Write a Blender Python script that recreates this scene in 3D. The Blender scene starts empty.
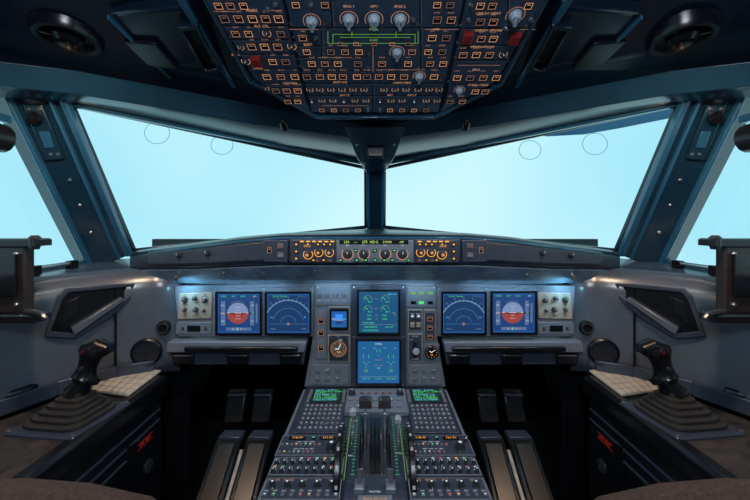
import bpy, bmesh, math, random
from mathutils import Vector, Matrix
random.seed(4)
F=360.0; HZ=220.0; CX=375.0; CZ=1.25
V=Vector
scene=bpy.context.scene
COL=scene.collection
# ---------------- materials
MATS={}
def mat(name,col,rough=.5,metal=0.0,emis=None,es=0.0,noise=0.12,scale=40,bump=0.0,spec=.5):
    if name in MATS: return MATS[name]
    m=bpy.data.materials.new(name); m.use_nodes=True
    nt=m.node_tree; b=nt.nodes['Principled BSDF']
    c=(col[0],col[1],col[2],1)
    b.inputs['Base Color'].default_value=c
    b.inputs['Roughness'].default_value=rough
    b.inputs['Metallic'].default_value=metal
    b.inputs['Specular IOR Level'].default_value=spec
    if emis:
        b.inputs['Emission Color'].default_value=(emis[0],emis[1],emis[2],1)
        b.inputs['Emission Strength'].default_value=es
    if noise>0 and not emis:
        tc=nt.nodes.new('ShaderNodeTexCoord'); n=nt.nodes.new('ShaderNodeTexNoise')
        n.inputs['Scale'].default_value=scale; n.inputs['Detail'].default_value=5
        nt.links.new(tc.outputs['Object'],n.inputs['Vector'])
        r=nt.nodes.new('ShaderNodeValToRGB')
        r.color_ramp.elements[0].position=.3; r.color_ramp.elements[1].position=.7
        r.color_ramp.elements[0].color=tuple(x*(1-noise) for x in col)+(1,)
        r.color_ramp.elements[1].color=tuple(min(1,x*(1+noise)) for x in col)+(1,)
        nt.links.new(n.outputs['Fac'],r.inputs['Fac'])
        nt.links.new(r.outputs['Color'],b.inputs['Base Color'])
        if bump>0:
            bp=nt.nodes.new('ShaderNodeBump'); bp.inputs['Strength'].default_value=bump; bp.inputs['Distance'].default_value=.002
            n2=nt.nodes.new('ShaderNodeTexNoise'); n2.inputs['Scale'].default_value=scale*8
            nt.links.new(tc.outputs['Object'],n2.inputs['Vector'])
            nt.links.new(n2.outputs['Fac'],bp.inputs['Height']); nt.links.new(bp.outputs['Normal'],b.inputs['Normal'])
    MATS[name]=m; return m
PANEL=mat('panel_grey',(.145,.175,.23),.36,noise=.08,bump=.1)
PANELD=mat('panel_dark_grey',(.036,.048,.078),.34,noise=.1,bump=.1)
OVHM=mat('overhead_slate',(.038,.060,.105),.36,noise=.15)
OVHD=mat('overhead_seam',(.003,.004,.006),.4,noise=.1)
OVHB=mat('overhead_section_border',(.22,.27,.36),.3,noise=.05)
CEILM=mat('ceiling_navy_plastic',(.005,.013,.029),.24,noise=.15,scale=12,bump=.08,spec=.8)
BROW=mat('brow_plastic',(.007,.034,.068),.2,noise=.12,scale=10,bump=.05,spec=.8)
TRIM=mat('window_trim_blue_grey',(.022,.11,.21),.16,noise=.08,scale=10,spec=.9)  # bright blue base puts window highlights into the edge strips
GASK=mat('black_rubber',(.005,.018,.040),.2,noise=.1)
BLACK=mat('black_plastic',(.006,.007,.010),.26,noise=.15)
SOFTB=mat('soft_black_padding',(.009,.016,.030),.30,noise=.2,scale=60,bump=.15,spec=.8)
SOFFIT=mat('soffit_grey',(.20,.27,.36),.26,noise=.2,scale=25,spec=.8)  # base colour lightened in place of light bounced up from the consoles
WALLM=mat('side_lining_grey',(.082,.102,.138),.26,noise=.15,scale=8,bump=.08,spec=.7)
LEDGE=mat('sill_grey',(.060,.105,.165),.2,noise=.08,scale=8,spec=.9)
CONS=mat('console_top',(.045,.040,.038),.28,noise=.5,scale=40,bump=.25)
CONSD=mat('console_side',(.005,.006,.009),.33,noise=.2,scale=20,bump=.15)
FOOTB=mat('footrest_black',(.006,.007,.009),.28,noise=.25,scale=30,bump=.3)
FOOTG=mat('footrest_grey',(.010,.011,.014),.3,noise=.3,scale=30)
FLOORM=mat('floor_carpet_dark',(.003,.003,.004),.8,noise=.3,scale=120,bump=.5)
BOOT=mat('gaiter_rubber',(.036,.035,.036),.28,noise=.15,scale=60)
CREAM=mat('cream_plate',(.30,.275,.24),.4,noise=.08)
PAPER=mat('chart_paper',(.60,.52,.44),.45,noise=.12,scale=15)
METAL=mat('brushed_metal',(.45,.47,.5),.28,.9,noise=.1)
RAILM=mat('worn_rail',(.36,.32,.29),.4,.2,noise=.2)
KNOBL=mat('knob_light_grey',(.36,.42,.50),.3,noise=.05)
KNOBD=mat('knob_dark_grey',(.03,.035,.045),.2,noise=.1)
BTN=mat('button_black',(.006,.007,.010),.2,noise=.1)
BTNG=mat('button_grey',(.12,.135,.165),.32,noise=.05)
REDG=mat('guard_red',(.24,.016,.018),.3,noise=.1)
GRIPR=mat('grip_dark_red',(.08,.010,.010),.3,noise=.1)
LATCH=mat('latch_dark_brown',(.024,.019,.018),.35,noise=.3)
BROWN=mat('brown_sheepskin',(.065,.038,.032),.85,noise=.4,scale=150,bump=.8)
DIALM=mat('dial_warm_grey',(.10,.075,.055),.5)
def em(n,c,s): return mat(n,(0.01,0.01,0.01),.4,emis=c,es=s)
AMB=em('lit_amber',(1,.50,.27),.58)
AMBL=em('lit_amber_soft',(1,.47,.30),.38)
AMBF=em('lit_amber_faint',(1,.55,.42),.20)
ORNG=em('lit_orange',(1,.45,.06),1.2)
YGRN=em('lit_yellow_green',(.65,1,.18),.9)
WHT=em('lit_white',(.8,.88,1),.75)
WHTS=em('lit_white_soft',(.6,.7,.8),.35)
GRN=em('lit_green',(.12,.95,.3),.8)
GRND=em('lit_green_soft',(.3,.85,.15),.5)
CYN=em('lit_cyan',(.15,.75,1),.9)
REDL=em('lit_red',(1,.05,.04),.3)
REDB=em('lit_red_bright',(1,.06,.04),.9)
MAG=em('lit_blue',(.05,.3,1),.9)
SCRB=em('screen_blue',(.015,.13,.44),.85)
SCRD=em('screen_deep_blue',(.010,.065,.25),.75)
SCRN=em('screen_nav_blue',(.008,.05,.18),.75)
SCRT=em('screen_teal',(.008,.10,.24),.8)
SCRK=em('screen_black_green',(.01,.05,.03),.5)
HSKY=em('horizon_sky',(.28,.38,.66),.7)
HGND=em('horizon_ground',(.42,.07,.06),.75)
TAPE=em('tape_grey_blue',(.12,.20,.38),.75)
def glassmat():
    m=bpy.data.materials.new('window_glass'); m.use_nodes=True; nt=m.node_tree; nt.nodes.clear()
    o=nt.nodes.new('ShaderNodeOutputMaterial'); mx=nt.nodes.new('ShaderNodeMixShader')
    t=nt.nodes.new('ShaderNodeBsdfTransparent'); g=nt.nodes.new('ShaderNodeBsdfGlossy')
    t.inputs['Color'].default_value=(.98,.99,1,1); g.inputs['Roughness'].default_value=.02
    mx.inputs[0].default_value=.02
    nt.links.new(t.outputs[0],mx.inputs[1]); nt.links.new(g.outputs[0],mx.inputs[2]); nt.links.new(mx.outputs[0],o.inputs[0]); return m
GLASS=glassmat()
# ---------------- survey helpers (sight line meets a real plane)
def W(x,y,z): return V((x,y,z+CZ))
def A(px,py,Y): return V(((px-CX)/F*Y, Y, (HZ-py)/F*Y+CZ))
class Frame:
    def __init__(s,o,u,v):
        s.o=V(o); s.u=V(u).normalized(); v=V(v); v=(v-s.u*v.dot(s.u)).normalized(); s.v=v; s.n=s.u.cross(v)
    def hit(s,px,py):
        d=V(((px-CX)/F,1,(HZ-py)/F)); c=V((0,0,CZ)); t=(s.o-c).dot(s.n)/d.dot(s.n); return c+d*t
    def mat(s,p=None):
        p=s.o if p is None else p
        m=Matrix.Identity(4)
        for i in range(3):
            m[i][0]=s.u[i]; m[i][1]=s.v[i]; m[i][2]=s.n[i]; m[i][3]=p[i]
        return m
    def at(s,px,py,lift=0): return s.mat(s.hit(px,py)+s.n*lift)
    def size(s,px,py,w,h):
        c=s.hit(px,py); sc=c[1]/F
        return w*sc, (s.hit(px,py-h/2)-s.hit(px,py+h/2)).length
    def loc(s,px,py):
        d=s.hit(px,py)-s.o; return (d.dot(s.u),d.dot(s.v))
def SC(m,k): return m@Matrix.Diagonal((k,k,k,1))
TC={}
def textgeo(t,al='CENTER'):
    k=(t,al)
    if k in TC: return TC[k]
    cu=bpy.data.curves.new('t','FONT'); cu.body=t; cu.align_x=al; cu.align_y='CENTER'; cu.size=1; cu.resolution_u=1
    ob=bpy.data.objects.new('t',cu); COL.objects.link(ob); 
    dg=bpy.context.evaluated_depsgraph_get(); me=bpy.data.meshes.new_from_object(ob.evaluated_get(dg))
    vs=[v.co.copy() for v in me.vertices]; fs=[tuple(p.vertices) for p in me.polygons]
    bpy.data.objects.remove(ob); bpy.data.curves.remove(cu); bpy.data.meshes.remove(me)
    TC[k]=(vs,fs); return TC[k]
class MB:
    def __init__(s,T=None): s.v=[];s.f=[];s.m=[];s.mats=[];s.T=T or Matrix.Identity(4)
    def add(s,vs,fs,mt):
        if mt not in s.mats: s.mats.append(mt)
        k=s.mats.index(mt); o=len(s.v)
        s.v+= [s.T@V(p) for p in vs]
        s.f+= [tuple(i+o for i in f) for f in fs]; s.m+=[k]*len(fs)
    def prism2(s,a,b,mt,caps=True):
        n=len(a); fs=[(i,(i+1)%n,(i+1)%n+n,i+n) for i in range(n)]
        if caps: fs+= [tuple(range(n-1,-1,-1)),tuple(range(n,2*n))]
        s.add(list(a)+list(b),fs,mt)
    def prism(s,poly,z0,z1,mt,inset=0):
        a=[V((p[0],p[1],z0)) for p in poly]
        b=[V((p[0],p[1],z1)) for p in poly]
        s.prism2(a,b,mt)
    def ring(s,outer,inner,z0,z1,mt):
        n=len(outer)
        v=[V((p[0],p[1],z0)) for p in outer]+[V((p[0],p[1],z1)) for p in outer]+[V((p[0],p[1],z1)) for p in inner]+[V((p[0],p[1],z0)) for p in inner]
        fs=[]
        for j in range(3):
            for i in range(n): k=(i+1)%n; fs.append((j*n+i,j*n+k,(j+1)*n+k,(j+1)*n+i))
        s.add(v,fs,mt)
    def box(s,cx,cy,w,h,z0,z1,mt,ch=0):
        w/=2;h/=2
        a=[V((cx-w,cy-h,z0)),V((cx+w,cy-h,z0)),V((cx+w,cy+h,z0)),V((cx-w,cy+h,z0))]
        if ch:
            e=z1-ch if z1>z0 else z1+ch
            b=[V((p.x,p.y,e)) for p in a]
            c=[V((p.x-math.copysign(ch,p.x-cx),p.y-math.copysign(ch,p.y-cy),z1)) for p in a]
            s.prism2(a,b,mt,False); s.add(a,[(3,2,1,0)],mt); s.prism2(b,c,mt,False); s.add(c,[(0,1,2,3)],mt)
        else: s.prism2(a,[V((p.x,p.y,z1)) for p in a],mt)
    def lathe(s,prof,mt,cx=0,cy=0,seg=20,cap=True):
        n=len(prof); vs=[];fs=[]
        for r,z in prof:
            for i in range(seg):
                a=2*math.pi*i/seg; vs.append(V((cx+r*math.cos(a),cy+r*math.sin(a),z)))
        for j in range(n-1):
            for i in range(seg):
                k=(i+1)%seg; fs.append((j*seg+i,j*seg+k,(j+1)*seg+k,(j+1)*seg+i))
        if cap: fs.append(tuple((n-1)*seg+i for i in range(seg))); fs.append(tuple(seg-1-i for i in range(seg)))
        s.add(vs,fs,mt)
    def bellows(s,prof,mt,asp=.9,p=6,seg=40):
        vs=[];fs=[];n=len(prof)
        for r,z,oy in prof:
            for i in range(seg):
                a=2*math.pi*i/seg; c,d=math.cos(a),math.sin(a); q=(abs(c)**p+abs(d)**p)**(-1/p)
                vs.append(V((r*q*c,r*asp*q*d+oy,z)))
        for j in range(n-1):
            for i in range(seg):
                k=(i+1)%seg; fs.append((j*seg+i,j*seg+k,(j+1)*seg+k,(j+1)*seg+i))
        fs.append(tuple((n-1)*seg+i for i in range(seg))); fs.append(tuple(seg-1-i for i in range(seg)))
        s.add(vs,fs,mt)
    def flat(s,pts,z,mt): s.add([V((p[0],p[1],z)) for p in pts],[tuple(range(len(pts)))],mt)
    def rect(s,cx,cy,w,h,z,mt): s.flat([(cx-w/2,cy-h/2),(cx+w/2,cy-h/2),(cx+w/2,cy+h/2),(cx-w/2,cy+h/2)],z,mt)
    def disc(s,cx,cy,r,z,mt,seg=24,a0=0,a1=360):
        full=(a1-a0)>=360; n=seg
        pts=[(cx+r*math.cos(math.radians(a0+(a1-a0)*i/n)),cy+r*math.sin(math.radians(a0+(a1-a0)*i/n))) for i in range(n if full else n+1)]
        s.flat(pts,z,mt)
    def line(s,pts,w,z,mt,closed=False):
        if closed: pts=list(pts)+[pts[0]]
        for a,b in zip(pts[:-1],pts[1:]):
            d=V((b[0]-a[0],b[1]-a[1])); L=d.length
            if L<1e-9: continue
            d/=L; n=V((-d.y,d.x))*w/2; e=d*w/2
            s.flat([(a[0]-e.x-n.x,a[1]-e.y-n.y),(b[0]+e.x-n.x,b[1]+e.y-n.y),(b[0]+e.x+n.x,b[1]+e.y+n.y),(a[0]-e.x+n.x,a[1]-e.y+n.y)],z,mt)
    def arc(s,cx,cy,r,w,z,mt,a0=0,a1=360,seg=28):
        vs=[];fs=[]
        for i in range(seg+1):
            a=math.radians(a0+(a1-a0)*i/seg); c,d=math.cos(a),math.sin(a)
            vs+=[V((cx+(r-w/2)*c,cy+(r-w/2)*d,z)),V((cx+(r+w/2)*c,cy+(r+w/2)*d,z))]
        for i in range(seg): fs.append((2*i,2*i+1,2*i+3,2*i+2))
        s.add(vs,fs,mt)
    def frame(s,cx,cy,w,h,t,z,mt): 
        s.rect(cx,cy+h/2,w+t,t,z,mt); s.rect(cx,cy-h/2,w+t,t,z,mt); s.rect(cx-w/2,cy,t,h,z,mt); s.rect(cx+w/2,cy,t,h,z,mt)
    def text(s,t,cx,cy,size,z,mt,al='CENTER'):
        vs,fs=textgeo(t,al); s.add([V((cx+v.x*size,cy+v.y*size,z)) for v in vs],fs,mt)
    def tube(s,pts,r,mt,seg=10,rs=None):
        pts=[V(p) for p in pts]; n=len(pts); vs=[];fs=[]
        up=V((0,0,1))
        for i,p in enumerate(pts):
            d=(pts[min(i+1,n-1)]-pts[max(i-1,0)]).normalized()
            a=d.cross(up); 
            if a.length<.1: a=d.cross(V((1,0,0)))
            a.normalize(); b=d.cross(a)
            rr=rs[i] if rs else r
            for k in range(seg):
                t=2*math.pi*k/seg; vs.append(p+a*rr*math.cos(t)+b*rr*math.sin(t))
        for j in range(n-1):
            for k in range(seg):
                q=(k+1)%seg; fs.append((j*seg+k,j*seg+q,(j+1)*seg+q,(j+1)*seg+k))
        fs.append(tuple(range(seg-1,-1,-1))); fs.append(tuple((n-1)*seg+k for k in range(seg)))
        s.add(vs,fs,mt)
    def bar(s,p,q,w,h,mt,up=V((0,0,1))):
        p=V(p);q=V(q); d=(q-p).normalized(); a=d.cross(up).normalized(); b=a.cross(d)
        A_=[p-a*w/2-b*h/2,p+a*w/2-b*h/2,p+a*w/2+b*h/2,p-a*w/2+b*h/2]
        s.prism2(A_,[x+(q-p) for x in A_],mt)
    def loft(s,secs,mt,closed=True,caps=True):
        n=len(secs[0]); vs=[V(p) for sec in secs for p in sec]; fs=[]
        for j in range(len(secs)-1):
            for k in range(n if closed else n-1):
                q=(k+1)%n; fs.append((j*n+k,j*n+q,(j+1)*n+q,(j+1)*n+k))
        if caps and closed: fs.append(tuple(range(n-1,-1,-1))); fs.append(tuple((len(secs)-1)*n+k for k in range(n)))
        s.add(vs,fs,mt)
    def mesh(s,name,offset=None,smooth=30,recalc=True):
        me=bpy.data.meshes.new(name)
        o=offset or V((0,0,0))
        me.from_pydata([tuple(v-o) for v in s.v],[],s.f)
        for m in s.mats: me.materials.append(m)
        for p,k in zip(me.polygons,s.m): p.material_index=k
        if recalc:
            bm=bmesh.new(); bm.from_mesh(me); bmesh.ops.recalc_face_normals(bm,faces=bm.faces); bm.to_mesh(me); bm.free()
        if smooth:
            me.polygons.foreach_set('use_smooth',[True]*len(me.polygons)); me.set_sharp_from_angle(angle=math.radians(smooth))
        me.update(); return me
    def base(s):
        xs=[v.x for v in s.v];ys=[v.y for v in s.v];zs=[v.z for v in s.v]
        return V(((min(xs)+max(xs))/2,(min(ys)+max(ys))/2,min(zs)))
def mods(ob,bevel=0,solid=0,seg=2,off=1):
    if solid:
        m=ob.modifiers.new('s','SOLIDIFY'); m.thickness=solid; m.offset=off
    if bevel:
        m=ob.modifiers.new('b','BEVEL'); m.width=bevel; m.segments=seg; m.limit_method='ANGLE'; m.angle_limit=math.radians(35); m.harden_normals=False
def obj(mb,name,label=None,cat=None,kind=None,group=None,bevel=0,solid=0,parent=None,smooth=30,off=1):
    o=mb.base(); me=mb.mesh(name,o,smooth); ob=bpy.data.objects.new(name,me); ob.location=o; COL.objects.link(ob)
    if label: ob['label']=label
    if cat: ob['category']=cat
    if kind: ob['kind']=kind
    if group: ob['group']=group
    mods(ob,bevel,solid,off=off)
    if parent: put(ob,parent)
    return ob
def put(ob,par):
    ob.parent=par; ob.matrix_parent_inverse=Matrix.Translation(-ABS[par.name])
ABS={}
class Thing:
    def __init__(s,name,label,cat,loc,group=None):
        s.e=bpy.data.objects.new(name,None); s.e.empty_display_size=.05; s.e.location=loc; COL.objects.link(s.e)
        s.e['label']=label; s.e['category']=cat
        if group: s.e['group']=group
        ABS[s.e.name]=V(loc)
    def part(s,mb,name,bevel=0,label=None,smooth=30,solid=0):
        ob=obj(mb,name,bevel=bevel,smooth=smooth,solid=solid); put(ob,s.e)
        if label: ob['label']=label
        return ob
    def inst(s,me,name,M,label=None):
        ob=bpy.data.objects.new(name,me); COL.objects.link(ob)
        ob.matrix_basis=M; put(ob,s.e)
        if label: ob['label']=label
        return ob
MC={}
LIT={'lw':WHT,'lr':REDB,'la':ORNG,'lg':GRN}
def m_button(w,h,d,kind='dark'):
    k=('b',round(w,4),round(h,4),round(d,4),kind)
    if k in MC: return MC[k]
    b=MB(); mt={'dark':BTN,'faint':BTN,'dim':BTN,'grey':BTNG,'red':REDG,'metal':METAL,'green':BTN,'orange':BTN,'cream':CREAM}.get(kind,BTNG)
    if kind in('dark','faint','dim'):
        t=w*.075; m_={'dark':AMB,'faint':AMBF,'dim':AMBL}[kind]
        b.box(0,0,w*.96,h*.96,0,d*.45,mt,min(w,h)*.08)
        b.frame(0,0,w*.82,h*.80,t,d*.45+.0003,m_)
        b.rect(0,h*.14,w*.42,h*.09,d*.45+.0003,m_)
    else: b.box(0,0,w,h,0,d,mt,min(w,h)*.12)
    if kind=='orange': b.rect(0,0,w*.6,h*.5,d+.0003,ORNG)
    if kind=='green': b.rect(0,0,w*.6,h*.4,d+.0003,GRN)
    if kind in LIT: b.rect(0,0,w*.5,h*.4,d+.0003,LIT[kind])
    MC[k]=b.mesh('button'); return MC[k]
def m_knob(r,d,kind='dark'):
    k=('k',round(r,4),round(d,4),kind)
    if k in MC: return MC[k]
    b=MB(); mt=KNOBD if kind!='light' else KNOBL
    b.lathe([(r*1.25,0),(r*1.25,d*.1),(r*1.05,d*.15),(r*.95,d*.8),(r*.8,d)],mt,seg=16)
    if kind=='light':
        b.box(0,0,r*.55,r*2.1,d,d*1.5,KNOBL,r*.1); b.rect(0,r*.5,r*.12,r,d*1.5+.0004,BLACK); b.arc(0,0,r*1.7,r*.12,.0008,AMBL,-30,210,14)
    elif kind=='ring': b.arc(0,0,r*1.5,r*.2,.0008,AMB,-220,40,16); b.rect(0,r*.4,r*.18,r*.6,d+.0004,WHT)
    elif kind=='bigring': b.arc(0,0,r*1.45,r*.2,.0008,ORNG,-220,40,16); b.disc(0,0,r*.5,d+.0004,AMB,10)
    elif kind=='white': b.disc(0,0,r*.38,d+.0004,WHT,8)
    else: b.rect(0,r*.4,r*.2,r*.7,d+.0004,WHT)
    MC[k]=b.mesh('knob'); return MC[k]
def m_toggle(r,L):
    k=('t',round(r,4),round(L,4))
    if k in MC: return MC[k]
    b=MB(); b.lathe([(r*1.6,0),(r*1.6,r*.6),(r,r*.9)],METAL,seg=10)
    b.tube([(0,0,r*.5),(0,L*.35,L*.6),(0,L*.5,L)],r,METAL,8,[r*.5,r*.6,r*.9]); MC[k]=b.mesh('toggle'); return MC[k]

# ================= CAMERA
cam=bpy.data.cameras.new('camera'); co=bpy.data.objects.new('camera',cam); COL.objects.link(co)
co.location=(0,0,CZ); co.rotation_euler=(math.pi/2,0,0); cam.sensor_width=36; cam.lens=36*F/750; cam.shift_y=-(250-HZ)/750; cam.clip_start=.02
scene.camera=co
# ================= WORLD + outside
w=bpy.data.worlds.new('w'); scene.world=w; w.use_nodes=True
w.node_tree.nodes['Background'].inputs[0].default_value=(.30,.5,.85,1); w.node_tree.nodes['Background'].inputs[1].default_value=.045
scene.view_settings.view_transform='Standard'
try: scene.view_settings.look='None'
except: pass
def screenmat():
    m=bpy.data.materials.new('projected_sky'); m.use_nodes=True; nt=m.node_tree; nt.nodes.clear()
    o=nt.nodes.new('ShaderNodeOutputMaterial'); e=nt.nodes.new('ShaderNodeEmission'); tc=nt.nodes.new('ShaderNodeTexCoord')
    n=nt.nodes.new('ShaderNodeTexNoise'); n.inputs['Scale'].default_value=.35; n.inputs['Detail'].default_value=1
    r=nt.nodes.new('ShaderNodeValToRGB'); r.color_ramp.elements[0].position=.35; r.color_ramp.elements[1].position=.68
    r.color_ramp.elements[0].color=(.38,.80,.93,1); r.color_ramp.elements[1].color=(.62,.94,.99,1)
    nt.links.new(tc.outputs['Object'],n.inputs['Vector']); nt.links.new(n.outputs['Fac'],r.inputs['Fac']); nt.links.new(r.outputs['Color'],e.inputs['Color'])
    e.inputs['Strength'].default_value=1.05
    nt.links.new(e.outputs[0],o.inputs[0]); return m
SKY=screenmat()
th=Thing('projection_screen','curved pale cyan simulator projection screen outside the windows','screen',(0,0,0))
b=MB(); R=4.2; vs=[];fs=[]; n=48
for i in range(n+1):
    a=math.radians(-35+250*i/n)
    for j,z in enumerate((-1.0,1,3,5.0)): vs.append(V((R*math.cos(a),R*math.sin(a)+.4,z)))
for i in range(n):
    for j in range(3): fs.append((i*4+j,(i+1)*4+j,(i+1)*4+j+1,i*4+j+1))
b.add(vs,fs,SKY); th.part(b,'screen_surface')
RING=em('ring_blue',(.10,.36,.60),.9)
for (px,py,rx) in ((157,133,.125),(222,145,.11),(530,150,.11),(595,144,.125)):
    p=A(px,py,3.6); fr=Frame(p,(1,0,0),(0,0,1)); d=MB(fr.mat()@Matrix.Diagonal((1,.86,1,1))); d.arc(0,0,rx,.007,0,RING,0,360,40)
    th.part(d,'marking_ring')
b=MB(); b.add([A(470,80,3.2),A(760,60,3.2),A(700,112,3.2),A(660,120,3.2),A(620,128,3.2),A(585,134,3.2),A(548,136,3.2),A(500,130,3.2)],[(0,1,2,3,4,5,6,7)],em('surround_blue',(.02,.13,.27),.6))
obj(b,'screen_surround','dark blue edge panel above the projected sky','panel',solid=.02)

# ================= SHELL
def mirrorpts(pts,s): return [V((p.x*s,p.y,p.z)) for p in pts]
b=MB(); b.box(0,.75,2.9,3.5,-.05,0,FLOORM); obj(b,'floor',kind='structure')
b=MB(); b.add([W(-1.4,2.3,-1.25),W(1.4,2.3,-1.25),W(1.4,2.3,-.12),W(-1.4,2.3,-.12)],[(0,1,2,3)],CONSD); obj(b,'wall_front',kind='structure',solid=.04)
b=MB()
left=[[W(0,1.45,.37),W(0,1.15,.42),W(0,.75,.54),W(0,-.8,.64)],
      [W(-.434,1.25,.405),W(-.45,1.05,.44),W(-.45,.72,.54),W(-.45,-.8,.64)],
      [W(-.833,1.0,.415),W(-.84,.9,.47),W(-.83,.62,.52),W(-.83,-.8,.6)],
      [W(-1.13,.78,.38),W(-1.13,.68,.42),W(-1.13,.45,.45),W(-1.13,-.8,.5)]]
full=[mirrorpts(r,-1) for r in left[::-1]][:-1]+left
b.loft(full,CEILM,closed=False); obj(b,'ceiling',kind='structure',solid=.04,smooth=20,off=1)
PF=[A(4,92,1.06),A(70,100,1.12),A(133,254,1.42),A(92,270,1.38)]
def lerp(a,c,t): return a+(c-a)*t
for s in (-1,1):
    b=MB()
    inner=[W(0,1.45,.372),W(-.434,1.25,.407),W(-.833,1.0,.417),W(-1.13,.78,.38),W(-1.16,.3,.40)]
    low=[W(0,1.47,.325),W(-.43,1.29,.345),W(-.85,1.04,.362),W(-1.08,.84,.335),W(-1.10,.3,.345)]
    mid=[W(0,1.62,.285),W(-.45,1.46,.318),W(-.92,1.12,.365),W(-1.08,.95,.33),W(-1.10,.3,.338)]
    wt=[W(0,1.80,.283),W(-.46,1.50,.322),W(-.985,1.15,.377),W(-1.10,1.0,.345),W(-1.12,.3,.35)]
    bk=[W(0,1.84,.36),W(-.48,1.54,.40),W(-1.02,1.18,.45),W(-1.15,1.02,.43),W(-1.17,.3,.43)]
    secs=[mirrorpts(x,-s) for x in zip(inner,low,mid,wt,bk)]
    b.loft(secs,BROW); obj(b,'trim_%d'%(1 if s<0 else 2),kind='structure',bevel=.010)
    b=MB()
    pts=mirrorpts([A(375,165,1.79),A(72,104,1.14)],-s); b.bar(pts[0],pts[1],.03,.018,TRIM)
    obj(b,'trim_%d'%(3 if s<0 else 4),kind='structure',bevel=.005)
    b=MB(); f=PF
    fb=[f[0]+V((-.08,.03,0)),f[1]+V((-.11,.09,0)),f[2]+V((-.11,.09,0)),f[3]+V((-.08,.03,0))]
    b.prism2(mirrorpts(f,-s),mirrorpts(fb,-s),BROW)
    obj(b,'trim_%d'%(5 if s<0 else 6),kind='structure',bevel=.006)
    for q,(t,wd,hh) in enumerate(((.05,.014,.022),(.94,.022,.026),(.70,.010,.018))):
        b=MB(); p=lerp(f[0],f[1],t); q_=lerp(f[3],f[2],t); pp=mirrorpts([p,q_],-s)
        b.bar(pp[0]-V((0,.008,0)),pp[1]-V((0,.008,0)),wd,hh,TRIM,V((0,1,0)))
        obj(b,'trim_%d'%(20+q*2+(0 if s<0 else 1)),kind='structure',bevel=.005)
    c=[A(70,104,1.16),A(366,168,1.79),A(366,227,2.08),A(133,251,1.44)]
    for i,(wd) in enumerate((.016,.02,.02,.02)):
        b=MB(); pp=mirrorpts([c[i],c[(i+1)%4]],-s); b.bar(pp[0],pp[1],wd,wd,GASK)
        obj(b,'trim_%d'%(30+i*2+(0 if s<0 else 1)),kind='structure',bevel=.003)
    b=MB(); b.add(mirrorpts([p+V((0,.01,0)) for p in c],-s),[(0,1,2,3)],GLASS); obj(b,'window_%d'%(1 if s<0 else 2),kind='structure')
    c=[W(-1.10,.2,.33),W(-1.10,1.08,.30),W(-1.10,1.38,-.165),W(-1.11,.2,-.165)]
    for i in (0,2,3):
        b=MB(); pp=mirrorpts([c[i],c[(i+1)%4]],-s); b.bar(pp[0],pp[1],.022,.022,TRIM,V((1,0,0)))
        obj(b,'trim_%d'%(40+i*2+(0 if s<0 else 1)),kind='structure',bevel=.003)
    b=MB(); b.add(mirrorpts([p+V((-.01,0,0)) for p in c],-s),[(0,1,2,3)],GLASS); obj(b,'window_%d'%(3 if s<0 else 4),kind='structure')
    st=[(-.715,1.315),(-.80,1.30),(-.90,1.25),(-1.0,1.13),(-1.07,.98),(-1.11,.8),(-1.13,.3),(-1.13,-.8)]
    zs=[(-.172,.09),(-.185,.04),(-.205,.012),(-.25,0),(-.30,0),(-.50,.0),(-.551,.0)]
    secs=[]
    for (x,y) in st:
        d=V((x,y-.2,0)).normalized()
        secs.append([W(x+d.x*o,y+d.y*o*.9,z) for z,o in zs])
    b=MB(); b.loft([mirrorpts(q,-s) for q in secs],WALLM,closed=False)
    obj(b,'wall_left' if s<0 else 'wall_right',kind='structure',solid=-.02,smooth=40)
    for q,(i0,zz) in enumerate(((2,0),(4,0))):
        x,y=st[i0]; b=MB(); pp=mirrorpts([W(x*.995,y*.995-.002,-.24),W(x*.995,y*.995-.002,-.545)],-s); b.bar(pp[0],pp[1],.004,.006,OVHD,V((0,1,0))); obj(b,'trim_%d'%(70+q*2+(0 if s<0 else 1)),kind='structure')
    for i in range(1,5):
        pp=mirrorpts([W(st[i][0]*.99,st[i][1]*.992,-.525),W(st[i+1][0]*.99,st[i+1][1]*.992,-.525)],-s); b=MB(); b.bar(pp[0],pp[1],.010,.045,PANELD); obj(b,'baseboard_%s_%d'%('left' if s<0 else 'right',i),kind='structure',bevel=.003)
    b=MB(); inn=[W(-.80,1.345,-.178),W(-.93,1.28,-.178),W(-1.03,1.15,-.178),W(-1.07,.98,-.178),W(-1.10,.3,-.178),W(-1.10,-.8,-.178)]
    out=[W(-.95,1.47,-.15),W(-1.03,1.45,-.155),W(-1.10,1.36,-.16),W(-1.14,1.0,-.16),W(-1.18,.3,-.16),W(-1.18,-.8,-.16)]
    secs=[[a,o,o-V((0,0,.05)),a-V((0,0,.035))] for a,o in zip(inn,out)]
    b.loft([mirrorpts(q,-s) for q in secs],LEDGE); obj(b,'trim_%d'%(11 if s<0 else 12),kind='structure',bevel=.008)
    b=MB(); b.add(mirrorpts([W(-1.2,-.8,-1.25),W(-1.2,2.3,-1.25),W(-1.2,2.3,-.2),W(-1.2,-.8,-.2)],-s),[(0,1,2,3)],CONSD); obj(b,'wall_%s'%('outer_left' if s<0 else 'outer_right'),kind='structure',solid=.02)
b=MB()
p=[A(366,170,1.78),A(385,170,1.78),A(384,230,2.03),A(367,230,2.03)]
b.prism2(p,[q+V((0,.06,0)) for q in p],BROW); obj(b,'trim_13',kind='structure',bevel=.006)
b=MB(); secs=[[A(344,127,1.40),A(406,127,1.40),A(406,126,1.45),A(344,126,1.45)],[A(352,145,1.45),A(399,145,1.45),A(399,144,1.51),A(352,144,1.51)],[A(357,158,1.56),A(394,158,1.56),A(394,157,1.62),A(357,157,1.62)],[A(366,172,1.72),A(385,172,1.72),A(385,171,1.80),A(366,171,1.80)]]
b.loft(secs,BROW); obj(b,'trim_14',kind='structure',bevel=.003)
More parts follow.
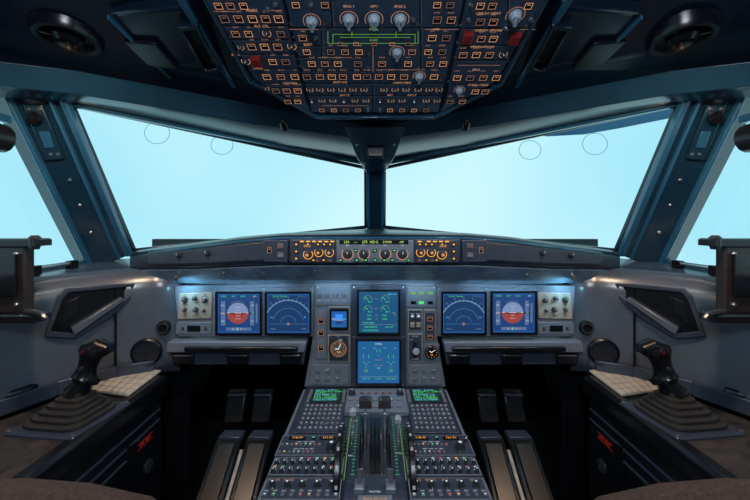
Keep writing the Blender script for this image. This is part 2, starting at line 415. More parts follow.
b=MB(); b.bar(A(368,168,1.76),A(369,230,2.01),.010,.014,TRIM,V((0,1,0))); obj(b,'trim_15',kind='structure')
b=MB(); b.bar(A(383,168,1.76),A(382,230,2.01),.010,.014,TRIM,V((0,1,0))); obj(b,'trim_16',kind='structure')
th=Thing('standby_compass','small dark standby compass housing hanging at the centre post','compass',A(375,160,1.6))
FCm=Frame(A(375.5,152,1.46),(1,0,0),(0,-.1,1))
b=MB(FCm.mat()); b.box(0,0,.065,.045,-.05,.015,BLACK,.006); th.part(b,'housing',bevel=.003)
b=MB(FCm.mat()); b.box(0,.003,.040,.018,.014,.0165,OVHD,.001); b.arc(0,.003,.006,.0012,.017,PANELD); th.part(b,'dial_window')
for x in (-.075,.075):
    b=MB(FCm.mat()); b.lathe([(.006,-.02),(.006,.008),(.004,.010)],METAL,x,.03,10); th.part(b,'fastener')

# ================= GLARESHIELD
FG=Frame(A(375,249,1.15),(1,0,0),(0,0,1))
sts=[(0,1.15,-.046,-.137,2.08,-.05),(-.30,1.15,-.047,-.138,1.90,-.06),(-.45,1.165,-.060,-.146,1.78,-.07),(-.62,1.205,-.083,-.158,1.68,-.088),(-.80,1.27,-.105,-.168,1.54,-.112),(-.90,1.32,-.12,-.178,1.47,-.128)]
def gsec(x,y,zt,zb,yb,zk):
    return [W(x*1.05,yb,zk),W(x,y+.05,zt+.004),W(x,y+.012,zt-.002),W(x,y,zt-.014),W(x,y,zb+.004),W(x,y+.015,zb-.004),W(x,1.335+max(0,abs(x)-.7)*.3,-.232),W(x*1.05,yb,-.25)]
L=[gsec(*q) for q in sts]; full=[mirrorpts(q,-1) for q in L[::-1]][:-1]+L
b=MB(); b.loft(full,SOFTB); 
th=Thing('glareshield','long padded dark glareshield below the windscreens','glareshield',W(0,1.3,-.25))
th.part(b,'body',bevel=.004,smooth=40)
L=[[W(x,y+.018,zb-.008),W(x,1.30+max(0,abs(x)-.7)*.3,-.226),W(x,1.30+max(0,abs(x)-.7)*.3,-.231),W(x,y+.018,zb-.013)] for x,y,zt,zb,_,_ in sts]
full=[mirrorpts(q,-1) for q in L[::-1]][:-1]+L
b=MB(); b.loft(full,SOFFIT); th.part(b,'soffit_panel',bevel=.001,smooth=40)
for s in (-1,1):
    b=MB(); secs=[]
    for i in range(1,len(sts)-1):
        x,y,zt,zb,_,_=sts[i]; a,c_=(W(x,y-.004,zt-.02),W(x,y-.004,zb+.012))
        secs.append(mirrorpts([a,c_,c_+V((0,.006,0)),a+V((0,.006,0))],-s))
    b.loft(secs,PANELD); th.part(b,'face_panel',bevel=.002)
    b=MB(); secs=[]
    for i in range(0,len(sts)-1):
        x,y,zt,zb,_,_=sts[i]; a,c_=(W(x,y-.002,zt-.008),W(x,y-.002,zt-.014))
        secs.append(mirrorpts([a,c_,c_+V((0,.006,0)),a+V((0,.006,0))],-s))
    b.loft(secs,TRIM); th.part(b,'edge_glint',bevel=.001)  # thin bright strip stands in for the highlight along the top edge
    for x,y,z in ((-.55,1.182,-.108),(-.66,1.212,-.118)):
        fr=Frame(W(x*-s,y,z),(1,.22*s,0),(0,0,1))
        th.inst(m_knob(.008,.012),'knob',fr.mat())
    for x,y,z in ((-.20,1.20,-.165),(-.38,1.22,-.175),(-.52,1.235,-.185),(-.70,1.27,-.197),(-.28,1.25,-.185)):
        fr=Frame(W(x*-s,y,z-.006),(1,0,0),(0,-.5,.5)); b=MB(fr.mat()); b.lathe([(.009,-.004),(.009,.006),(.006,.009)],METAL,seg=12); th.part(b,'fastener')
def outbox(thing,fr,px0,py0,px1,py1,h0,h1,mt,name,bev=.002):
    m=fr.at((px0+px1)/2,(py0+py1)/2); w_,h_=fr.size((px0+px1)/2,(py0+py1)/2,px1-px0,py1-py0)
    b=MB(m); b.box(0,0,w_,h_,h0,h1,mt); return thing.part(b,name,bevel=bev)
th=Thing('flight_control_unit','autopilot control unit with amber digits and knobs in the glareshield','control panel',FG.hit(375,262))
outbox(th,FG,291,239,459,262.5,-.005,.012,PANELD,'housing',.003)
outbox(th,FG,337,240,413,262,.012,.016,PANEL,'face_plate')
outbox(th,FG,294,240,335,262,.012,.015,PANELD,'face_plate')
outbox(th,FG,415,240,456,262,.012,.015,PANELD,'face_plate')
k=1.15/F
b=MB(SC(FG.at(375,250,.0165),k))
b.rect(-1,8.2,68,4.2,0,BLACK); 
for x,t in ((-28,'250'),(-19,'-.-'),(-10,'275'),(-1,'HDG'),(12,'19000'),(26,'-00')): b.text(t,x,8.2,3.7,.2,YGRN)
for x,t in ((-27,'SPD'),(-12,'LAT'),(10,'ALT'),(27,'V/S')): b.text(t,x,4.8,2,.3,WHT)
for x in (-66,-60,-54,-48,-72,53,59,65,71,-42,44): b.rect(x,8.8,3.8,1.2,.2,ORNG)
b.text('1013',-67,4.2,3.6,.1,ORNG); b.text('1013',67,4.2,3.6,.1,ORNG)
for x in (-57,-50,50,57,-44,44): b.text('ILS' if abs(x)>55 else 'FD',x,-9.9,2,.1,AMB)
th.part(b,'lettering',smooth=0)
for x in (-27,-11,10,27): th.inst(m_knob(.0120,.022,'ring'),'knob',FG.at(375+x,253.5,.016))
for x in (309,441): th.inst(m_knob(.0100,.02,'bigring'),'knob',FG.at(x,254,.015))
for x in (319.5,330,420,430.5): th.inst(m_knob(.0092,.016,'bigring'),'knob',FG.at(x,252,.015))
for x in (297.5,452.5): 
    for y in (244,251,258): th.inst(m_button(.010,.010,.004,'orange'),'button',FG.at(x,y,.015))
for x in (309,319,325,331,419,425,431,441): th.inst(m_button(.0095,.008,.004,'orange'),'button',FG.at(x,244,.015))
for x in (314.5,324.5,425.5,435.5): th.inst(m_button(.0095,.008,.004,'orange'),'button',FG.at(x,259.5,.015))
for x in (341,357,366,375,384,392,408): th.inst(m_button(.012,.010,.004,'green'),'button',FG.at(x,259.5,.016))
for x in (356,375,394): th.inst(m_button(.012,.009,.004,'green'),'button',FG.at(x,250,.016))
for s,(a,c) in ((-1,(264,288)),(1,(462,487))):
    th=Thing('warning_light_panel','small grey annunciator panel with master caution buttons','control panel',FG.hit((a+c)/2,262),group='annunciator panels on the glareshield')
    outbox(th,FG,a,240,c,262,-.01,.004,PANELD,'housing'); 
    m=(a+c)/2
    th.inst(m_button(.02,.016,.004,'grey'),'button',FG.at(m-s*5,246,.004)); th.inst(m_button(.02,.016,.004,'grey'),'button',FG.at(m-s*5,255,.004))
    th.inst(m_button(.014,.022,.005,'dark'),'button',FG.at(m+s*6,250,.004))
    b=MB(SC(FG.at(m-s*5,246,.0086),k)); b.text('MASTER',0,.8,1.7,0,REDL); b.text('WARN',0,-1,1.7,0,REDL); b.text('CAUT',0,-9.5,1.7,0,AMB); th.part(b,'lettering',smooth=0)

# ================= MAIN INSTRUMENT PANEL
FM=Frame(A(375,330,1.30),(1,0,0),(0,0,1)); km=1.30/F
def ppoly(b,fr,pts,z0,z1,mt,inset=0):
    b.T=fr.mat(); b.prism([fr.loc(*p) for p in pts],z0,z1,mt,inset)
def screw(th,fr,px,py,lift,r=.0035):
    key=('screw',r)
    if key not in MC:
        b=MB(); b.lathe([(r,0),(r,r*.4),(r*.7,r*.5)],METAL,seg=8); b.rect(0,0,r*1.1,r*.25,r*.52,BLACK); MC[key]=b.mesh('fastener')
    th.inst(MC[key],'fastener',fr.at(px,py,lift))
for s in (-1,1):
    X=(lambda x:x) if s<0 else (lambda x:750-x)
    th=Thing('instrument_panel','grey outer instrument panel holding two blue displays','instrument panel',FM.hit(X(240),366),group='outer instrument panels')
    b=MB(); ppoly(b,FM,[(X(174),286),(X(314),282),(X(314),337),(X(178),337)],-.03,0,PANEL); th.part(b,'face_panel',bevel=.004)
    b=MB(); ppoly(b,FM,[(X(214),288),(X(313),287),(X(313),336),(X(214),336)],0,.006,PANEL); th.part(b,'display_surround',bevel=.003)
    b=MB(); ppoly(b,FM,[(X(180),293),(X(213),292),(X(212),318),(X(178),319)],0,.006,CREAM); th.part(b,'switch_plate',bevel=.002)
    for x,y,r in ((186,299,.0075),(196,298,.006),(206,300,.0075),(186,309,.006),(197,309,.0075),(205,310,.005)):
        th.inst(m_knob(r,.014,'dark'),'knob',FM.at(X(x),y,.006))
    for x,y in ((216,289),(264.5,289),(311,289),(216,334.5),(264.5,334.5),(311,334.5)): screw(th,FM,X(x),y,.006,.003)
    b=MB(SC(FM.at(X(196),304,.0065),km))
    for x in (-10,0,10): 
        b.arc(x,5,3.3,.3,.1,BLACK); b.text('OFF',x,9.6,1.7,.1,BLACK)
    b.text('BRT',0,-11.5,2.2,.1,BLACK); th.part(b,'lettering',smooth=0)
    b=MB(); ppoly(b,FM,[(X(177),322),(X(212),322),(X(212),334),(X(176),334)],0,.004,PANEL); th.part(b,'face_panel',bevel=.002)
    for x in (183,206): th.inst(m_knob(.005,.006,'dark'),'knob',FM.at(X(x),328,.004))
    b=MB(); ppoly(b,FM,[(X(188),325),(X(201),325),(X(201),331),(X(188),331)],.004,.007,BLACK); th.part(b,'slot_cover',bevel=.001)
    th=Thing('tray_table','folded grey and black tray table under the displays','table',FM.hit(X(240),366),group='folded tray tables')
    b=MB(); ppoly(b,FM,[(X(172),339),(X(308),339),(X(306),350),(X(170),350)],-.03,.03,PANEL); th.part(b,'body',bevel=.005)
    b=MB(); ppoly(b,FM,[(X(190),343),(X(300),343),(X(300),347.5),(X(190),347.5)],.028,.044,BLACK); th.part(b,'slot_cover',bevel=.004)
    b=MB(); ppoly(b,FM,[(X(170),350),(X(306),350),(X(304),364),(X(176),364)],-.03,.012,PANELD); th.part(b,'lower_rail',bevel=.005)
    for x in (186,240,292):
        b=MB(); ppoly(b,FM,[(X(x-11),352),(X(x+11),352),(X(x+10),362),(X(x-10),362)],.012,.024,BLACK); th.part(b,'latch',bevel=.003)
        b=MB(); ppoly(b,FM,[(X(x-9),352.5),(X(x+9),352.5),(X(x+9),353.7),(X(x-9),353.7)],.024,.026,METAL); th.part(b,'latch_trim',bevel=.0005)
th=Thing('center_instrument_panel','grey central instrument column with standby instruments and gear controls','instrument panel',FM.hit(375,388))
b=MB(); ppoly(b,FM,[(314,282),(436,282),(437,336),(446,387),(304,387),(313,336)],-.03,.004,PANEL); th.part(b,'face_panel',bevel=.005)
b=MB(); ppoly(b,FM,[(351,284),(406,284),(406,386),(351,386)],.004,.010,PANELD); th.part(b,'display_surround',bevel=.003)
for q,mt_ in (([(317,286),(349,286),(349,304),(317,304)],PANEL),([(329,306),(350,306),(350,331),(329,331)],CREAM),([(316,310),(327,310),(327,358),(316,358)],PANEL),([(328,334),(350,334),(350,361),(328,361)],CREAM),
          ([(408,286),(435,286),(435,306),(408,306)],PANEL),([(408,309),(422,309),(422,330),(408,330)],CREAM),([(424,309),(435,309),(435,341),(424,341)],CREAM),([(408,333),(422,333),(422,361),(408,361)],CREAM),([(424,343),(439,343),(439,360),(424,360)],PANEL),
          ([(312,364),(349,364),(349,384),(310,384)],PANEL),([(408,364),(439,364),(441,384),(408,384)],PANEL)):
    b=MB(); ppoly(b,FM,q,.004,.009,mt_); th.part(b,'face_plate',bevel=.0015)
    if mt_ is CREAM:
        cx=sum(p[0] for p in q)/4; cy=sum(p[1] for p in q)/4
        b=MB(); ppoly(b,FM,[(cx+(p[0]-cx)*.88,cy+(p[1]-cy)*.92) for p in q],.009,.0098,PANELD); th.part(b,'face_insert')
b=MB(SC(FM.at(375,330,.0100),km))
def tt(t,px,py,sz,m): b.text(t,px-375,330-py,sz,.1,m)
for px,py in ((321,289),(331,289),(341,289)): tt('FAN',px,py,2,WHTS)
for i in range(4):
    b.rect(319.5-375+i*8,330-300,5,1.2,.1,WHTS)
tt('LDG GEAR',421,288.5,2.6,WHTS); tt('AUTO BRK',421,297,2.2,WHTS)
for i,px in enumerate((413,421,430)): 
    b.rect(px-375,330-292.5,5,2.6,.1,GRND); b.rect(px-375,330-302,5,3,.1,GRN if i==1 else BLACK)
tt('ANTI SKID',429.5,311.5,1.7,WHTS); tt('BRAKES',415,335.5,2,WHTS); tt('UP',411,339,2.2,WHTS); tt('DOWN',415,358,2,WHTS); tt('CHR',431,345,2,WHTS); tt('GND',321,313,2,WHTS); tt('ON',321,340,2,WHTS)
tt('ALT',339,335.6,1.8,WHTS)
b.frame(-42,35,32,18,.4,.1,CREAM); b.frame(46.5,34,27,19,.4,.1,CREAM)
th.part(b,'lettering',smooth=0)
for x,y in ((354,287),(403,287),(354,336),(403,336),(354,383),(403,383),(314,382),(345,382),(412,382),(437,382),(318,287),(434,287)): screw(th,FM,x,y,.010,.003)
for x in (320,328,336,344): th.inst(m_button(.015,.015,.004,'grey'),'button',FM.at(x,295,.009))
for x,y in ((321.5,320),(321.5,332),(321.5,347)): th.inst(m_button(.022,.024,.005,'dim'),'button',FM.at(x,y,.009))
for x,y in ((412,315),(418,315),(412,324),(418,324)): th.inst(m_button(.016,.018,.005,'cream' if y>320 else 'lw'),'button',FM.at(x,y,.0098))
for x,y in ((429.5,318),(429.5,327),(429.5,336)): th.inst(m_button(.020,.018,.005,'dim'),'button',FM.at(x,y,.0098))
for x,y in ((318,370),(328,370),(338,370),(318,378),(328,378),(338,378),(415,370),(424,370),(433,370),(415,378),(424,378),(433,378)): th.inst(m_button(.014,.012,.004,'grey'),'button',FM.at(x,y,.009))
b=MB(FM.at(414.5,349,.0098)); b.box(0,0,.012,.055,0,.003,BLACK); b.tube([(0,.005,0),(0,.012,.03),(0,.015,.04)],.004,METAL); 
b.T=FM.at(414.5,346.5,.05); b.lathe([(.003,-.006),(.010,-.005),(.012,0),(.010,.005),(.003,.006)],KNOBL,seg=18); th.part(b,'gear_lever',bevel=0)
def gauge(px,py,r,lab,ticks,hand,dig=None,face=BLACK,many=False):
    th=Thing('round_gauge',lab,'gauge',FM.hit(px,py+r))
    b=MB(SC(FM.at(px,py,.0098),km)); b.lathe([(r*1.18,0),(r*1.18,2),(r,2.6),(r*.97,1.2)],KNOBD,seg=28,cap=False); th.part(b,'bezel')
    b=MB(SC(FM.at(px,py,.0098),km)); b.disc(0,0,r,1.0,face,28)
    for i in range(ticks):
        a=2*math.pi*i/ticks; b.line([(r*.80*math.cos(a),r*.80*math.sin(a)),(r*.95*math.cos(a),r*.95*math.sin(a))],r*.05,1.1,AMB)
    if many:
        for i in range(10):
            a=math.pi/2-2*math.pi*i/10; b.text(str(i),r*.62*math.cos(a),r*.62*math.sin(a),r*.3,1.1,AMB)
        b.arc(0,0,r*.4,r*.06,1.1,CREAM)
    th.part(b,'dial',smooth=0)
    b=MB(SC(FM.at(px,py,.0098),km))
    b.line([(0,0),(r*.65*math.cos(hand),r*.65*math.sin(hand))],r*.10,1.3,WHT)
    b.line([(0,0),(r*.35*math.cos(hand+2),r*.35*math.sin(hand+2))],r*.14,1.3,WHT)
    if dig: b.text(dig,0,-r*.38,r*.42,1.35,ORNG)
    th.part(b,'needle',smooth=0)
gauge(339,347.5,8.4,'round standby altimeter dial with amber markings',30,1.2,'10',DIALM,True)
gauge(431,351,6.0,'round black clock with amber digits',12,.6,'02')
def display(px,py,w,h,label,draw,name='display_unit',cat='display',fr=FM,lift=.006,group=None):
    th=Thing(name,label,cat,fr.hit(px,py+h/2+2),group)
    k=fr.hit(px,py)[1]/F
    m=SC(fr.at(px,py,lift),k)
    b=MB(m); o=2.0
    pts=[(-w/2-o,-h/2-o),(w/2+o,-h/2-o),(w/2+o,h/2+o),(-w/2-o,h/2+o)]; ins=[(-w/2,-h/2),(w/2,-h/2),(w/2,h/2),(-w/2,h/2)]
    v=[V((p[0],p[1],z)) for z in (0,3) for p in pts]+[V((p[0],p[1],3)) for p in ins]+[V((p[0]*.985,p[1]*.985,1.2)) for p in ins]
    fs=[(i,(i+1)%4,(i+1)%4+4,i+4) for i in range(4)]+[(i+4,(i+1)%4+4,(i+1)%4+8,i+8) for i in range(4)]+[(i+8,(i+1)%4+8,(i+1)%4+12,i+12) for i in range(4)]
    b.add(v,fs,BLACK); th.part(b,'bezel')
    b=MB(m); b.rect(0,0,w,h,1.3,draw(None,w,h)); th.part(b,'screen_glass',smooth=0)
    b=MB(m); draw(b,w,h); th.part(b,'screen_graphics',smooth=0)
    return th
def d_pfd(b,w,h):
    if b is None: return SCRB
    b.rect(0,0,w*.96,h*.94,1.4,SCRD)
    b.rect(-w*.37,0,w*.10,h*.62,1.5,TAPE); b.rect(w*.31,0,w*.09,h*.62,1.5,TAPE); b.rect(w*.42,0,w*.05,h*.5,1.5,TAPE); b.rect(0,-h*.40,w*.6,h*.08,1.5,TAPE)
    r=w*.25
    b.disc(-1,0,r,1.5,HSKY,24,2,178); b.disc(-1,0,r,1.5,HGND,24,178,362)
    b.line([(-r-.8,.4),(r-1.2,.4)],.4,1.6,WHT); 
    for y,q in ((3.2,3),(6,5),(-2.6,3),(-5.4,5)): b.line([(-1-q/2,y),(-1+q/2,y)],.3,1.6,WHT)
    b.line([(-8.5,0),(-5,0),(-5,-1.4)],.9,1.7,BLACK); b.line([(6.5,0),(3,0),(3,-1.4)],.9,1.7,BLACK)
    b.arc(-1,0,r+1.2,.3,1.6,WHTS,55,125,10)
    for i in range(7): 
        y=-h*.27+i*h*.09; b.line([(-w*.34,y),(-w*.32,y)],.3,1.6,WHTS); b.line([(w*.27,y),(w*.29,y)],.3,1.6,WHTS)
    for i,t in enumerate(('260','240','220')): b.text(t,-w*.38,h*.2-i*h*.2,2.3,1.7,WHT)
    for i,t in enumerate(('105','100','095')): b.text(t,w*.32,h*.2-i*h*.2,2.2,1.7,WHT)
    b.text('SPEED',-w*.36,h*.43,2.2,1.7,GRN); b.text('ALT',-w*.12,h*.43,2.2,1.7,GRN); b.text('HDG',w*.1,h*.43,2.2,1.7,GRN); b.text('AP1',w*.38,h*.43,2.2,1.7,WHT)
    b.text('33   34   35   0',0,-h*.40,2.2,1.7,WHT); b.line([(-1,-h*.44),(-1,-h*.36)],.5,1.8,GRN)
    b.line([(w*.27,0),(w*.36,0)],1.6,1.65,BLACK); b.text('100',w*.32,0,2.1,1.8,GRN); b.line([(-w*.42,0),(-w*.32,0)],.5,1.8,AMB)
def d_nd(b,w,h):
    if b is None: return SCRB
    b.rect(0,0,w*.95,h*.93,1.4,SCRN); cy=-h*.27
    ARC=em('arc_pale_blue',(.35,.65,.85),.75); ARD=em('arc_dim_blue',(.12,.32,.55),.7)
    b.arc(0,cy,w*.56,.5,1.5,ARC,28,152,28)
    for r in (.19,.37): b.arc(0,cy,w*r,.35,1.5,ARD,15,165,22)
    for i in range(13):
        a=math.radians(30+i*10); r=w*.56; b.line([(r*math.cos(a),cy+r*math.sin(a)),((r+1.6)*math.cos(a),cy+(r+1.6)*math.sin(a))],.3,1.5,ARC)
    for a,t in ((50,'3'),(70,'0'),(90,'33'),(110,'30'),(130,'27')): 
        r=w*.56+3.4; b.text(t,r*math.cos(math.radians(a)),cy+r*math.sin(math.radians(a)),2.3,1.6,WHTS)
    b.line([(-w*.42,cy),(w*.42,cy)],.3,1.5,ARD)
    b.line([(-1.6,cy),(1.6,cy)],.5,1.7,AMB); b.line([(0,cy-1.6),(0,cy+1.5)],.5,1.7,AMB)
    b.text('GS 250 TAS 280',-w*.20,h*.43,2.1,1.7,GRN); b.text('TOU 120',w*.33,h*.43,2.1,1.7,WHTS); b.text('VOR1',-w*.36,-h*.40,2.2,1.7,WHTS); b.text('VOR2',w*.36,-h*.40,2.2,1.7,WHTS)
    b.text('160',-w*.4,-h*.1,2.0,1.7,CYN); b.text('80',w*.40,-h*.1,2.0,1.7,CYN)
def d_ewd(b,w,h):
    if b is None: return SCRT
    for x in (-w*.27,w*.17):
        for y in (h*.30,h*.06): 
            b.arc(x,y,4.0,.35,1.5,GRND,0,200,16); b.line([(x,y),(x-2.6,y+2.2)],.45,1.6,GRN); b.text('83.0',x+2.4,y-2.2,2.4,1.6,GRN)
    b.text('N1',-w*.05,h*.32,2.3,1.6,WHTS); b.text('EGT',-w*.05,h*.08,2.2,1.6,WHTS); b.text('N2',-w*.05,-h*.08,2.2,1.6,WHTS); b.text('FF',-w*.05,-h*.17,2.2,1.6,WHTS)
    for x in (-w*.24,w*.15): b.text('92.5',x,-h*.08,2.5,1.6,GRN); b.text('1380',x,-h*.17,2.5,1.6,GRN)
    b.text('CLB 90.6',w*.34,h*.43,2.3,1.6,CYN); b.text('FOB 12840',-w*.25,-h*.26,2.4,1.6,GRN)
    b.line([(-w*.45,-h*.30),(w*.12,-h*.30)],.3,1.6,WHTS); b.line([(w*.15,-h*.30),(w*.45,-h*.30)],.3,1.6,WHTS)
    for i,t in enumerate(('SEAT BELTS','NO SMOKING')): b.text(t,-w*.2,-h*.36-i*3.3,2.4,1.6,GRN)
    b.text('LDG LT',w*.28,-h*.36,2.4,1.6,GRN); b.line([(w*.34,-h*.02),(w*.42,-h*.02),(w*.42,-h*.1)],.5,1.6,WHTS)
SDB=em('screen_sys',(.012,.13,.33),.85)
def d_sd(b,w,h):
    if b is None: return SCRB
    b.rect(0,0,w*.96,h*.94,1.4,SDB); b.text('WHEEL',0,h*.43,2.3,1.6,WHT)
    for x in (-w*.30,w*.30):
        for dx in (-2.6,2.6): b.line([(x+dx,h*.10),(x+dx,h*.17)],.35,1.6,GRN); b.arc(x+dx,h*.02,1.1,.25,1.6,GRN,200,340,6)
        b.text('140',x,-h*.05,1.9,1.6,GRN); b.text('REL',x,-h*.11,1.8,1.6,WHTS)
        for j in range(2): b.rect(x,-h*.18-j*1.6,4,.5,1.6,GRND)
    for x in (-1.6,1.6): b.line([(x,h*.24),(x,h*.30)],.35,1.6,GRN)
    b.text('C',0,h*.16,1.9,1.6,CYN); b.text('STEERING',0,h*.05,1.8,1.6,WHTS); b.text('AUTO BRK',0,-h*.08,1.8,1.6,WHTS); b.text('MED',0,-h*.14,1.9,1.6,GRN)
    for j in range(4): b.line([(-w*.38+j*w*.25,h*.33),(-w*.32+j*w*.25,h*.33)],.35,1.6,CYN)
    b.line([(-w*.46,-h*.34),(w*.46,-h*.34)],.3,1.6,WHTS); b.text('TAT +19',-w*.3,-h*.39,2.0,1.6,GRN); b.text('23 H 56',0,-h*.39,2.0,1.6,GRN); b.text('GW 60300',w*.3,-h*.39,2.0,1.6,GRN)
def d_isis(b,w,h):
    if b is None: return SCRB
    b.rect(0,2,w*.5,h*.35,1.4,MAG); b.rect(0,-h*.2,w*.5,h*.25,1.4,SCRD); b.line([(-w*.25,-1),(w*.25,-1)],.4,1.6,WHT)
    b.text('250',-w*.36,0,2.6,1.6,WHT); b.text('100',w*.36,0,2.6,1.6,GRN)
display(240,312.5,42,39,'square blue primary flight display with red and blue horizon ball',d_pfd)
display(289,312.5,42,39,'square blue navigation display with pale compass arcs',d_nd)
display(463,312.5,41,39,'square blue navigation display with pale compass arcs',d_nd)
display(512.5,312,42,39,'square blue primary flight display with red and blue horizon ball',d_pfd)
display(378.5,311,39,41,'upper centre engine display with green gauges on dark blue',d_ewd,lift=.010)
display(378.5,360.5,41,42,'lower centre system display with small green and white symbols',d_sd,lift=.010)
display(339.5,318,15,16,'small standby flight display glowing blue',d_isis,lift=.0098)

# ================= OVERHEAD
def zo(Y): return .342+.406*(1.1-Y)
FO=Frame(W(0,1.1,zo(1.1)),(1,0,0),(0,-1,.406))
th=Thing('overhead_housing','dark slate overhead panel housing hung from the ceiling','panel',W(0,.95,.36))
b=MB(); ppoly(b,FO,[(190,-28),(250,82),(318,118),(434,118),(501,86),(562,-28)],-.075,-.004,CEILM); th.part(b,'body',bevel=.008)
for seg in ([(202,-8),(251,81),(318,117)],[(549,-8),(500,84),(434,117)],[(318,117),(434,117)]):
    for p,q in zip(seg[:-1],seg[1:]):
        b=MB(); b.bar(FO.hit(*p),FO.hit(*q),.010,.012,BROW,FO.n); th.part(b,'edge_rail',bevel=.002)
def ovh(label,poly,rows,knobs,labels,lines,seams,reds=(),tog=()):
    th=Thing('overhead_controls',label,'control panel',FO.hit(*poly[0]),group='overhead panel sections')
    b=MB(); ppoly(b,FO,poly,-.003,.004,OVHM); th.part(b,'face_plate',bevel=.0015)
    b=MB(FO.mat())
    def T(t,x,y,sz,m=AMB):
        u,v=FO.loc(x,y); b.text(t,u,v,sz*FO.hit(x,y)[1]/F*1.25,.0048,m)
    for t,x,y,sz,m in labels: T(t,x,y,sz,m)
    for pts,m in lines: b.line([FO.loc(*p) for p in pts],.0010,.0046,m)
    for pts in seams: 
        b.line([FO.loc(*p) for p in pts],.0036,.0043,OVHD)
        dx,dy=(1.1,0) if abs(pts[0][0]-pts[-1][0])<8 else (0,1.1)
        b.line([FO.loc(p[0]+dx,p[1]+dy) for p in pts],.0010,.0045,OVHB)
    for y,sz,items in rows:
        for x,lab in items:
            if lab: T(lab,x,y-sz*.78,1.9,AMBL)
    th.part(b,'lettering',smooth=0)
    for pts in seams:
        for p in (pts[0],pts[-1]):
            key=('screw',.003)
            if -8<p[1]<108: th.inst(MC[key],'fastener',FO.at(p[0]+(2.5 if p[0]<375 else -2.5),p[1]-3,.004))
    for ri,(y,sz,items) in enumerate(rows):
        for xi,(x,lab) in enumerate(items):
            W_,H_=FO.size(x,y,sz*1.08,sz*.92); W_=round(W_,3); H_=round(min(H_,W_*.95),3); 
            th.inst(m_button(W_,H_,.006,('dark','dim','dark','faint','dim')[(ri*3+xi)%5]),'button',FO.at(x,y,.004))
    for x,y,r,kd in knobs: th.inst(m_knob(r,r*1.3 if kd=='light' else r,kd),'knob',FO.at(x,y,.004))
    for x,y in reds: th.inst(m_button(.024,.028,.014,'red'),'guard',FO.at(x,y,.004),'red guard cover')
    for x,y in tog: th.inst(m_toggle(.0035,.016),'toggle',FO.at(x,y,.004))
def Rr(xs,labs): 
    labs=labs.split(',') ; return [(x,labs[i%len(labs)]) for i,x in enumerate(xs)]
rows=[(4,8,Rr([219,231,244],'IR1,IR2')),(17,9,Rr([225,239,253,266,279],'ADR1,ADR2,ADR3')),(32,8,Rr([236,249,281],'ELAC,SEC')),(45,8.5,Rr([252,265,278],'CMD,HORN,CAPT')),
      (60,8,Rr([273,286],'RAT,EMER')),(75,8,Rr([267,281,295],'TERR,GPWS,SYS')),(89,7.5,Rr([276,287,298],'RCDR,CVR')),(100,6.5,Rr([288,298],'PAX'))]
ovh('overhead section with red guarded switch and amber lit squares',[(197,-22),(278,-22),(282,-2),(304,95),(310,110),(256,79),(208,0)],rows,
 [(246,60,.007,'ring'),(292,45,.007,'ring'),(267,32,.0065,'ring'),(266,87,.006,'ring'),(241,46,.005,'ring')],[('ADIRS',252,9,3.4,AMB),('FLT CTL',262,25,3.2,AMB),('EVAC',236,53.5,2.6,AMB),('OXYGEN',290,82,2.8,AMB),('CALLS',258,67,3,AMB)],
 [([(213,10),(235,10)],AMBL),([(265,9),(282,9)],AMBL)],[[(220,24.5),(288,24.5)],[(228,38.5),(291,38.5)],[(236,53),(294,53)],[(250,67.5),(298,67.5)],[(262,82),(302,82)],[(258,24),(268,53)]],reds=[(257,59)],tog=[(276,3),(268,8)])
rows=[(3,7.5,Rr([296,325,437,450],'FIRE,TEST,AGENT')),(18,8.5,Rr([437,451],'PUMP,FAULT')),(36,8,Rr([303,432,446],'GEN,IDG,BUS')),(42,5,Rr([340,356,374,392,408],'')),
      (50,7.5,Rr([307,331,345,359,412,428,442],'AUTO,BAT,XFEED,PUMP')),(62,7.5,Rr([312,325,338,358,382,408,430,443],'PACK,HOT,RAM,COLD')),(75,8,Rr([307,320,332,343,357,367,379,391,404,434],'WING,ENG,PROBE')),
      (108.5,5.5,Rr([322,334,346,358,390,402,414,426],''))]
Kn=[(312,20,.0115,'light'),(349,18,.012,'light'),(374,18,.012,'light'),(400,18,.012,'light'),(397,51,.011,'light'),(419,75,.010,'light')]
for x in (310,320,331,342,353,364,384,395,406,418,429,439): Kn.append((x,88.5,.0062,'ring'))
for i,x in enumerate((312,322,333,344,355,366,380,391,402,414,426,437)): Kn.append((x,99.5,.0060,'ring' if i%3 else 'white'))
Ln=[([(328,30),(328,42),(418,42),(418,30)],GRND),([(352,30),(352,36),(396,36),(396,30)],GRND),([(340,36),(410,36)],GRND),([(333,42),(333,33),(415,33),(415,42)],GRND),([(380,68.5),(425,68.5)],AMBL),([(373,46),(373,70)],AMBL),([(318,56),(352,56)],AMBL),([(322,104.5),(368,104.5)],AMBL),([(290,28),(318,28)],AMBL),([(425,28),(458,28)],AMBL)]
T=[('FUEL',374,28,3.4,GRND),('BLEED',374,38.8,2.4,GRND),('ELEC',308,43,3,AMB),('ANTI ICE',340,81,2.8,AMB),('CABIN PRESS',402,81.5,2.6,AMB),('EXT LT',345,94,2.4,AMB),('APU',390,94,2.4,AMB),('INT LT',412,94,2.4,AMB),('HYD',436,28,3,AMB),('ENG 1',349,5,3.2,AMB),('APU',374,5,3.2,AMB),('ENG 2',400,5,3.2,AMB)]
ovh('wide middle overhead section with grey rotary knobs and green lines',[(281,-22),(468,-22),(463,0),(438,111),(312,111),(286,0)],rows,Kn,T,Ln,
 [[(289,26.5),(459,26.5)],[(292,44.5),(322,44.5)],[(322,26),(322,56)],[(421,26),(421,70)],[(297,56),(366,56)],[(301,69.5),(366,69.5)],[(304,82),(443,82)],[(308,94.5),(440,94.5)],[(373,82),(373,110)],[(331,0),(333,26)],[(420,0),(420,26)]],
 tog=[(368,108),(380,108),(311,3),(413,18),(316,36)])
